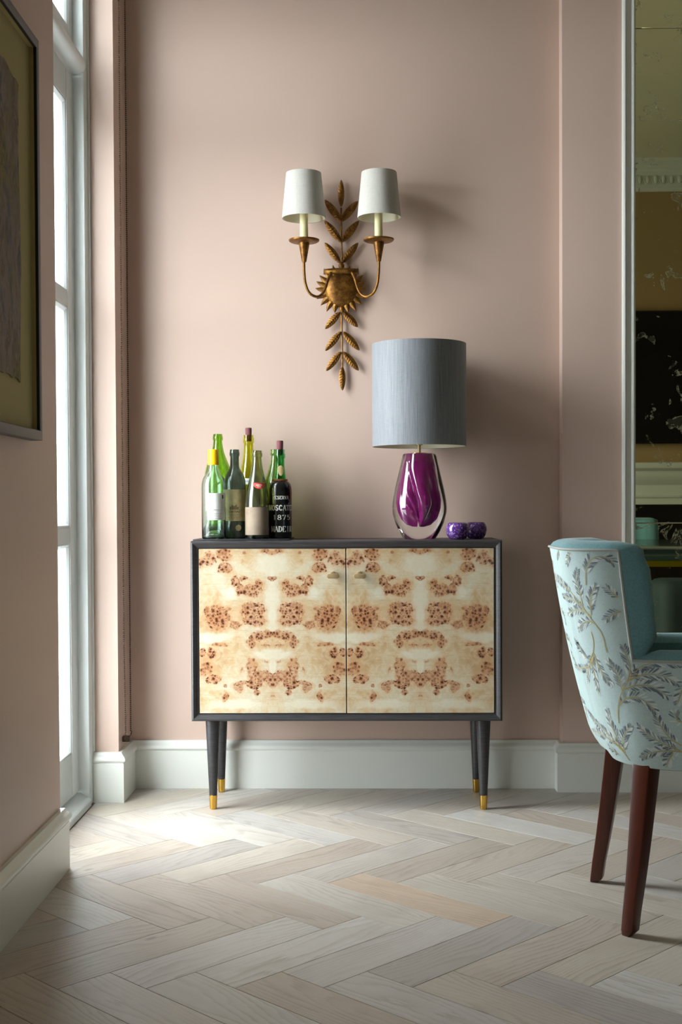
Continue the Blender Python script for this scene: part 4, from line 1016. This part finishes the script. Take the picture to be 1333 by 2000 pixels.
def fabric(name, c1, c2, weave, bumpv, sheen=0.0, rough=.8):
    m = NT(name); co = m.coord(); n = m.noise(co, weave, 3, .6); n2 = m.noise(m.coord((3, 3, 40)), 30, 3); big = m.noise(co, 8, 3)
    g = m.math('MULTIPLY_ADD', n2, .35, m.math('MULTIPLY', n, .65))
    m.set(Base_Color=m.mix(m.ramp(g, [(.35, (0,0,0)), (.65, (1,1,1))]), c1, c2), Roughness=rough, Sheen_Weight=sheen, Sheen_Roughness=.4); m.bump(n, bumpv, .0008); return m.m
M_fab = fabric('duck_egg_linen', srgb(172, 196, 196), srgb(196, 215, 214), 500, .12)
M_velv = fabric('teal_velvet', srgb(90, 138, 147), srgb(116, 162, 168), 260, .08, .35)
M_pipe = plain('silver_grey_piping', srgb(168, 170, 164), .6, bump=.2, bscale=300)
M_mahog = NT('mahogany'); _n = M_mahog.noise(M_mahog.coord((40, 40, 3)), 1.5, 4, .6); M_mahog.set(Base_Color=M_mahog.mix(_n, srgb(46, 16, 10), srgb(94, 40, 21)), Roughness=.28); M_mahog = M_mahog.m
chair = thing('dining_armchair', (.84, 3.05, 0), 'fern-patterned pale blue armchair with teal velvet lining and mahogany sabre legs', 'armchair', 'upholstered armchairs')
osh = MB(); osh.grid(lambda u, z: CP(u, z), u_all, lin(ZB, ZA, 14)); osh.grid(lambda u, z: CP(u, z), u_bk, lin(ZA, ZT, 12))
outer = part(chair, 'outer_cover', osh, M_fab, 'pale blue fabric with embroidered ferns', smooth=60)
# velvet lining: rounded rim plus inner faces
rimv = MB()
OUTL = []                                          # outline of the shell in (u, z, outward du, dv)
def seg(p, q, n, du, dv, first=True):
    for k in range(0 if first else 1, n+1):
        t = k/n; OUTL.append((p[0]+(q[0]-p[0])*t, p[1]+(q[1]-p[1])*t, du, dv))
BU, BV = .046, .020
seg((0, ZB), (0, ZA-.03), 6, -.02, 0); seg((0, ZA-.012), (.012, ZA), 2, -.012, .012); seg((.03, ZA), (UW-.05, ZA), 12, 0, BV)
seg((UW-.0012, ZA), (UW, ZA+.0012), 3, -BU*.5, BV*.6)
seg((UW, ZA+.05), (UW, ZT-.045), 10, -BU, 0); seg((UW, ZT-.02), (UW, ZT-.006), 2, -BU*.8, BV*.3); seg((UW, ZT-.003), (UW+.003, ZT), 2, -BU*.6, BV*.6); seg((UW+.02, ZT), (UW+.04, ZT), 2, -.006, BV)
seg((UW+.05, ZT), (UW2-.05, ZT), 30, 0, BV)
half = len(OUTL)
for (u, z, du, dv) in OUTL[:half-31][::-1]: OUTL.append((UEND-u, z, -du, dv))
ND = 8
RV = []
for (u, z, du, dv) in OUTL:
    for k in range(ND+1):
        t = k/ND; s = math.sin(math.pi*t)**.62
        RV.append(CP(u+du*s, z+dv*s, CT*t))
rimv.add(RV, [(i*(ND+1)+k, (i+1)*(ND+1)+k, (i+1)*(ND+1)+k+1, i*(ND+1)+k+1) for i in range(len(OUTL)-1) for k in range(ND)])
part(chair, 'velvet_rim', rimv, M_velv, 'teal velvet padded edge', smooth=70)
inn = MB(); inn.grid(lambda u, z: CP(u, z, CT), u_all, lin(ZB, ZA, 8)); inn.grid(lambda u, z: CP(u, z, CT-.012*0), u_bk, lin(ZA, ZT, 10))
part(chair, 'velvet_lining', inn, M_velv, smooth=60)
part(chair, 'seat_cushion', box(CHB+.062, CHF+.03, CHN+CT+.002, CHFa-CT-.002, .385, .505), M_velv, bevel=.025, seg=4)
und = [CP(u, ZB, .012)[:2] for u in u_all]
part(chair, 'underside', MB().prism(und, lambda x, y: (x, y, ZB-.003), lambda x, y: (x, y, ZB+.012)), M_blk)
pip = [CP(u, z, -.001) for (u, z, du, dv) in OUTL]
part(chair, 'piping', MB().tube(pip, .0032, 7), M_pipe, 'grey cord along the seams', smooth=70)
def leg(parent, xb, yb, xt, yt, ang, curve):
    mb = MB(); n = 14; rows = []
    for k in range(n+1):
        t = k/n; z = .395*t
        cx = xb+(xt-xb)*(t**.75 if curve else t); cy = yb+(yt-yb)*t
        h = .0145+.009*t
        if k == 0: h *= .62
        for (sx, sy) in ((-1, -1), (1, -1), (1, 1), (-1, 1)):
            ca, sa = math.cos(ang), math.sin(ang); rows.append((cx+(sx*ca-sy*sa)*h, cy+(sx*sa+sy*ca)*h, z+(.006 if k == 1 else 0)*0))
    rows = [(x, y, z if i > 3 else 0.0) for i, (x, y, z) in enumerate(rows)]
    for i in range(4, 8): rows[i] = (rows[i][0], rows[i][1], .012)
    mb.add(rows, [(i*4+k, i*4+(k+1) % 4, (i+1)*4+(k+1) % 4, (i+1)*4+k) for i in range(n) for k in range(4)]+[(3, 2, 1, 0), (n*4, n*4+1, n*4+2, n*4+3)])
    return part(parent, 'leg', mb, M_mahog, bevel=.0025, smooth=50)
leg(chair, .583, 2.842, .636, 2.882, math.radians(42), True); leg(chair, .582, 3.254, .636, 3.218, math.radians(-22), True)
leg(chair, 1.075, 2.85, 1.055, 2.86, 0, False); leg(chair, 1.075, 3.25, 1.055, 3.24, 0, False)

# embroidered ferns, laid on the cover in its own (u, z) coordinates
def uvz(cx, cy):
    """(u,z) of the cover point seen at a pixel of the enlarged crop"""
    tx, ty = 1050+cx*.245, 1030+cy*.245
    best = None
    for u in lin(.05, CUM[3], 46):
        for z in lin(ZB, ZT, 20):
            if u < UW and z > ZA: continue
            q = px(CP(u, z)); e = (q[0]-tx)**2+(q[1]-ty)**2
            if best is None or e < best[0]: best = (e, u, z)
    u, z = best[1:]
    for _ in range(8):
        q = px(CP(u, z)); a = (px(CP(u+1e-4, z))-q)/1e-4; b = (px(CP(u, z+1e-4))-q)/1e-4
        D = a[0]*b[1]-a[1]*b[0]
        if abs(D) < 1e4: break
        ex, ey = tx-q[0], ty-q[1]
        u += max(-.03, min(.03, (ex*b[1]-ey*b[0])/D)); z += max(-.03, min(.03, (a[0]*ey-a[1]*ex)/D))
        u = min(max(u, -.02), CUM[3]+.02); z = min(max(z, ZB), ZT)
    q = px(CP(u, z))
    return (u, z) if (q[0]-tx)**2+(q[1]-ty)**2 < 12 else None
FERNS = [([(388,460),(390,350),(430,260),(490,232),(560,245),(612,285)],.060,.25),
 ([(555,1000),(520,860),(465,775),(400,690),(330,590),(230,480),(140,375)],.052,.45), ([(430,700),(425,600),(440,520),(465,470)],.050,.15), ([(400,690),(340,620),(270,570),(205,545)],.045,.1),
 ([(430,710),(370,670),(300,660),(245,690)],.05,.15), ([(470,780),(420,750),(360,770),(335,810)],.055,.15), ([(360,610),(335,500),(310,420),(318,350)],.055,.15),
 ([(645,560),(600,520),(550,480)],.045,.05), ([(668,670),(610,690),(545,735)],.05,.05),
 ([(430,830),(450,920),(440,1010),(400,1045),(340,1010),(300,900)],.045,.4), ([(445,1040),(420,1100),(360,1125),(305,1105)],.042,.15), ([(450,1000),(490,1100),(540,1190),(590,1250)],.05,.1),
 ([(450,1010),(445,1100),(465,1200),(490,1330)],.045,.15), ([(440,1040),(408,1150),(410,1250),(425,1360)],.045,.2),
 ([(650,1560),(645,1450),(670,1330),(740,1210),(830,1110),(960,1080),(1140,1100)],.055,.55), ([(680,1300),(640,1170),(560,1060)],.055,.1), ([(720,1230),(745,1130),(710,1010),(690,950)],.058,.15),
 ([(740,1215),(850,1175),(980,1180),(1105,1235)],.062,.1), ([(700,1290),(800,1260),(920,1270),(1040,1345)],.060,.12), ([(660,1420),(700,1370),(790,1355),(880,1400),(945,1470)],.058,.1),
 ([(740,1860),(650,1740),(560,1640),(470,1560),(395,1450)],.05,.15), ([(690,1790),(590,1700),(500,1640),(445,1625)],.05,.15), ([(700,1810),(620,1640),(580,1550),(560,1460)],.055,.15), ([(700,1800),(690,1680),(740,1590)],.052,.1), ([(650,1810),(580,1755),(500,1770)],.045,.15),
 ([(1155,1790),(1040,1780),(900,1800),(830,1840)],.052,.05), ([(1140,1780),(1000,1720),(900,1660),(810,1590)],.052,.1), ([(1150,1740),(1060,1680),(990,1590),(955,1510)],.055,.1), ([(1155,1550),(1120,1540),(1095,1480)],.05,.05), ([(1085,1800),(1050,1850),(1030,1915)],.05,.1),
 ([(262,200),(245,250),(238,295)],.035,.05), ([(175,195),(165,225),(160,250)],.03,.05), ([(104,215),(118,290),(128,330)],.035,.05), ([(140,380),(150,430),(165,480)],.035,.05), ([(225,840),(255,890),(275,940)],.035,.05), ([(265,970),(290,1040),(315,1100)],.035,.05), ([(330,1280),(350,1340),(378,1395)],.035,.05), ([(190,640),(215,700),(230,770)],.035,.05), ([(380,1420),(395,1490),(410,1540)],.035,.05), ([(1180,1240),(1155,1300),(1120,1400)],.05,.1)]
stems = MB(); lv = [MB(), MB(), MB()]
frn = random.Random(8)
def fern(ctrl, ln, f0):
    path = smoothpath(ctrl, 9); path = [np.array(p) for p in path]
    d = [0.0]
    for a, b in zip(path, path[1:]): d.append(d[-1]+float(np.linalg.norm(b-a)))
    T = d[-1]
    inside = lambda u, z: ZB+.004 < z < (ZA-.004 if (u < UW or u > UW2) else ZT-.004) and .004 < u < UEND-.004
    V = []
    for i, p in enumerate(path):
        t = path[min(i+1, len(path)-1)]-path[max(i-1, 0)]; t = t/(np.linalg.norm(t)+1e-9); nn = np.array([-t[1], t[0]]); w = .00125*(1-.6*d[i]/T)
        V.append((p-nn*w, p+nn*w))
    k0 = len(stems.v)
    ok = [inside(*p) for p in path]
    stems.v += [CP(q[0], q[1], -.0008) for pr2 in V for q in pr2]
    stems.f += [(k0+2*i, k0+2*i+1, k0+2*i+3, k0+2*i+2) for i in range(len(path)-1) if ok[i] and ok[i+1]]
    s = T*f0
    while s < T:
        i = max(j for j in range(len(d)) if d[j] <= s); i = min(i, len(path)-2)
        p = path[i]+(path[i+1]-path[i])*((s-d[i])/max(1e-9, d[i+1]-d[i])); t = path[i+1]-path[i]; t = t/(np.linalg.norm(t)+1e-9)
        fr_t = (s/T-f0)/(1-f0+1e-9)
        L = ln*.30*(.55+.55*math.sin(math.pi*(.15+.85*fr_t)))*frn.uniform(.85, 1.1)
        for sd in (-1, 1):
            a = sd*frn.uniform(.72, .92)*(1-.35*fr_t); c, sn = math.cos(a), math.sin(a); dr = np.array([t[0]*c-t[1]*sn, t[0]*sn+t[1]*c]); nr = np.array([-dr[1], dr[0]])
            w = .0018*frn.uniform(.85, 1.15)
            b0 = p+dr*.0018
            pts = [b0, b0+dr*L*.35+nr*w*.8, b0+dr*L*.75+nr*w, b0+dr*L*.95+nr*w*.6, b0+dr*L, b0+dr*L*.95-nr*w*.6, b0+dr*L*.75-nr*w, b0+dr*L*.35-nr*w*.8]
            if all(inside(*q) for q in pts):
                mb = lv[frn.choices((0, 1, 2), (.45, .25, .3) if sd > 0 else (.35, .25, .4))[0]]
                mb.add([CP(q[0], q[1], -.0006) for q in pts], [tuple(range(8))])
        s += .0060
for c, ln, f0 in FERNS:
    c = [p for p in (uvz(*q) for q in c) if p is not None]
    if len(c) > 1: fern(c, ln, f0)
for k in range(34):                                # the same cloth carries on over the sides the photo does not show
    u0 = frn.choice((frn.uniform(UW2+.05, UEND-.05), frn.uniform(.02, .30))); z0 = frn.uniform(ZB+.03, ZA-.12); a = frn.uniform(.6, 2.5)
    fern([(u0, z0), (u0+.04*math.cos(a), z0+.04*math.sin(a)), (u0+.09*math.cos(a+.4), z0+.09*math.sin(a+.4)), (u0+.12*math.cos(a+.9), z0+.12*math.sin(a+.9))], .05, .2)
M_gold = plain('gold_thread', srgb(186, 168, 96), .6); LC = [plain('slate_thread', srgb(112, 122, 132), .7), plain('grey_thread', srgb(150, 160, 164), .7), plain('silver_thread', srgb(216, 224, 222), .6)]
e = part(chair, 'fern_stems', stems, M_gold, 'gold embroidered fern stems', smooth=0, weld=False); e['kind'] = 'stuff'
for mb, m_ in zip(lv, LC):
    e = part(chair, 'fern_leaflets', mb, m_, smooth=0, weld=False); e['kind'] = 'stuff'

# its twin at the far end of the table, seen only in the mirror
tw = copy_tree(chair); tw.location = (1.80, .02, 0); tw.rotation_euler = (0, 0, math.pi/2)
tw['label'] = 'matching armchair at the fireplace end of the table, reflected in the mirror'
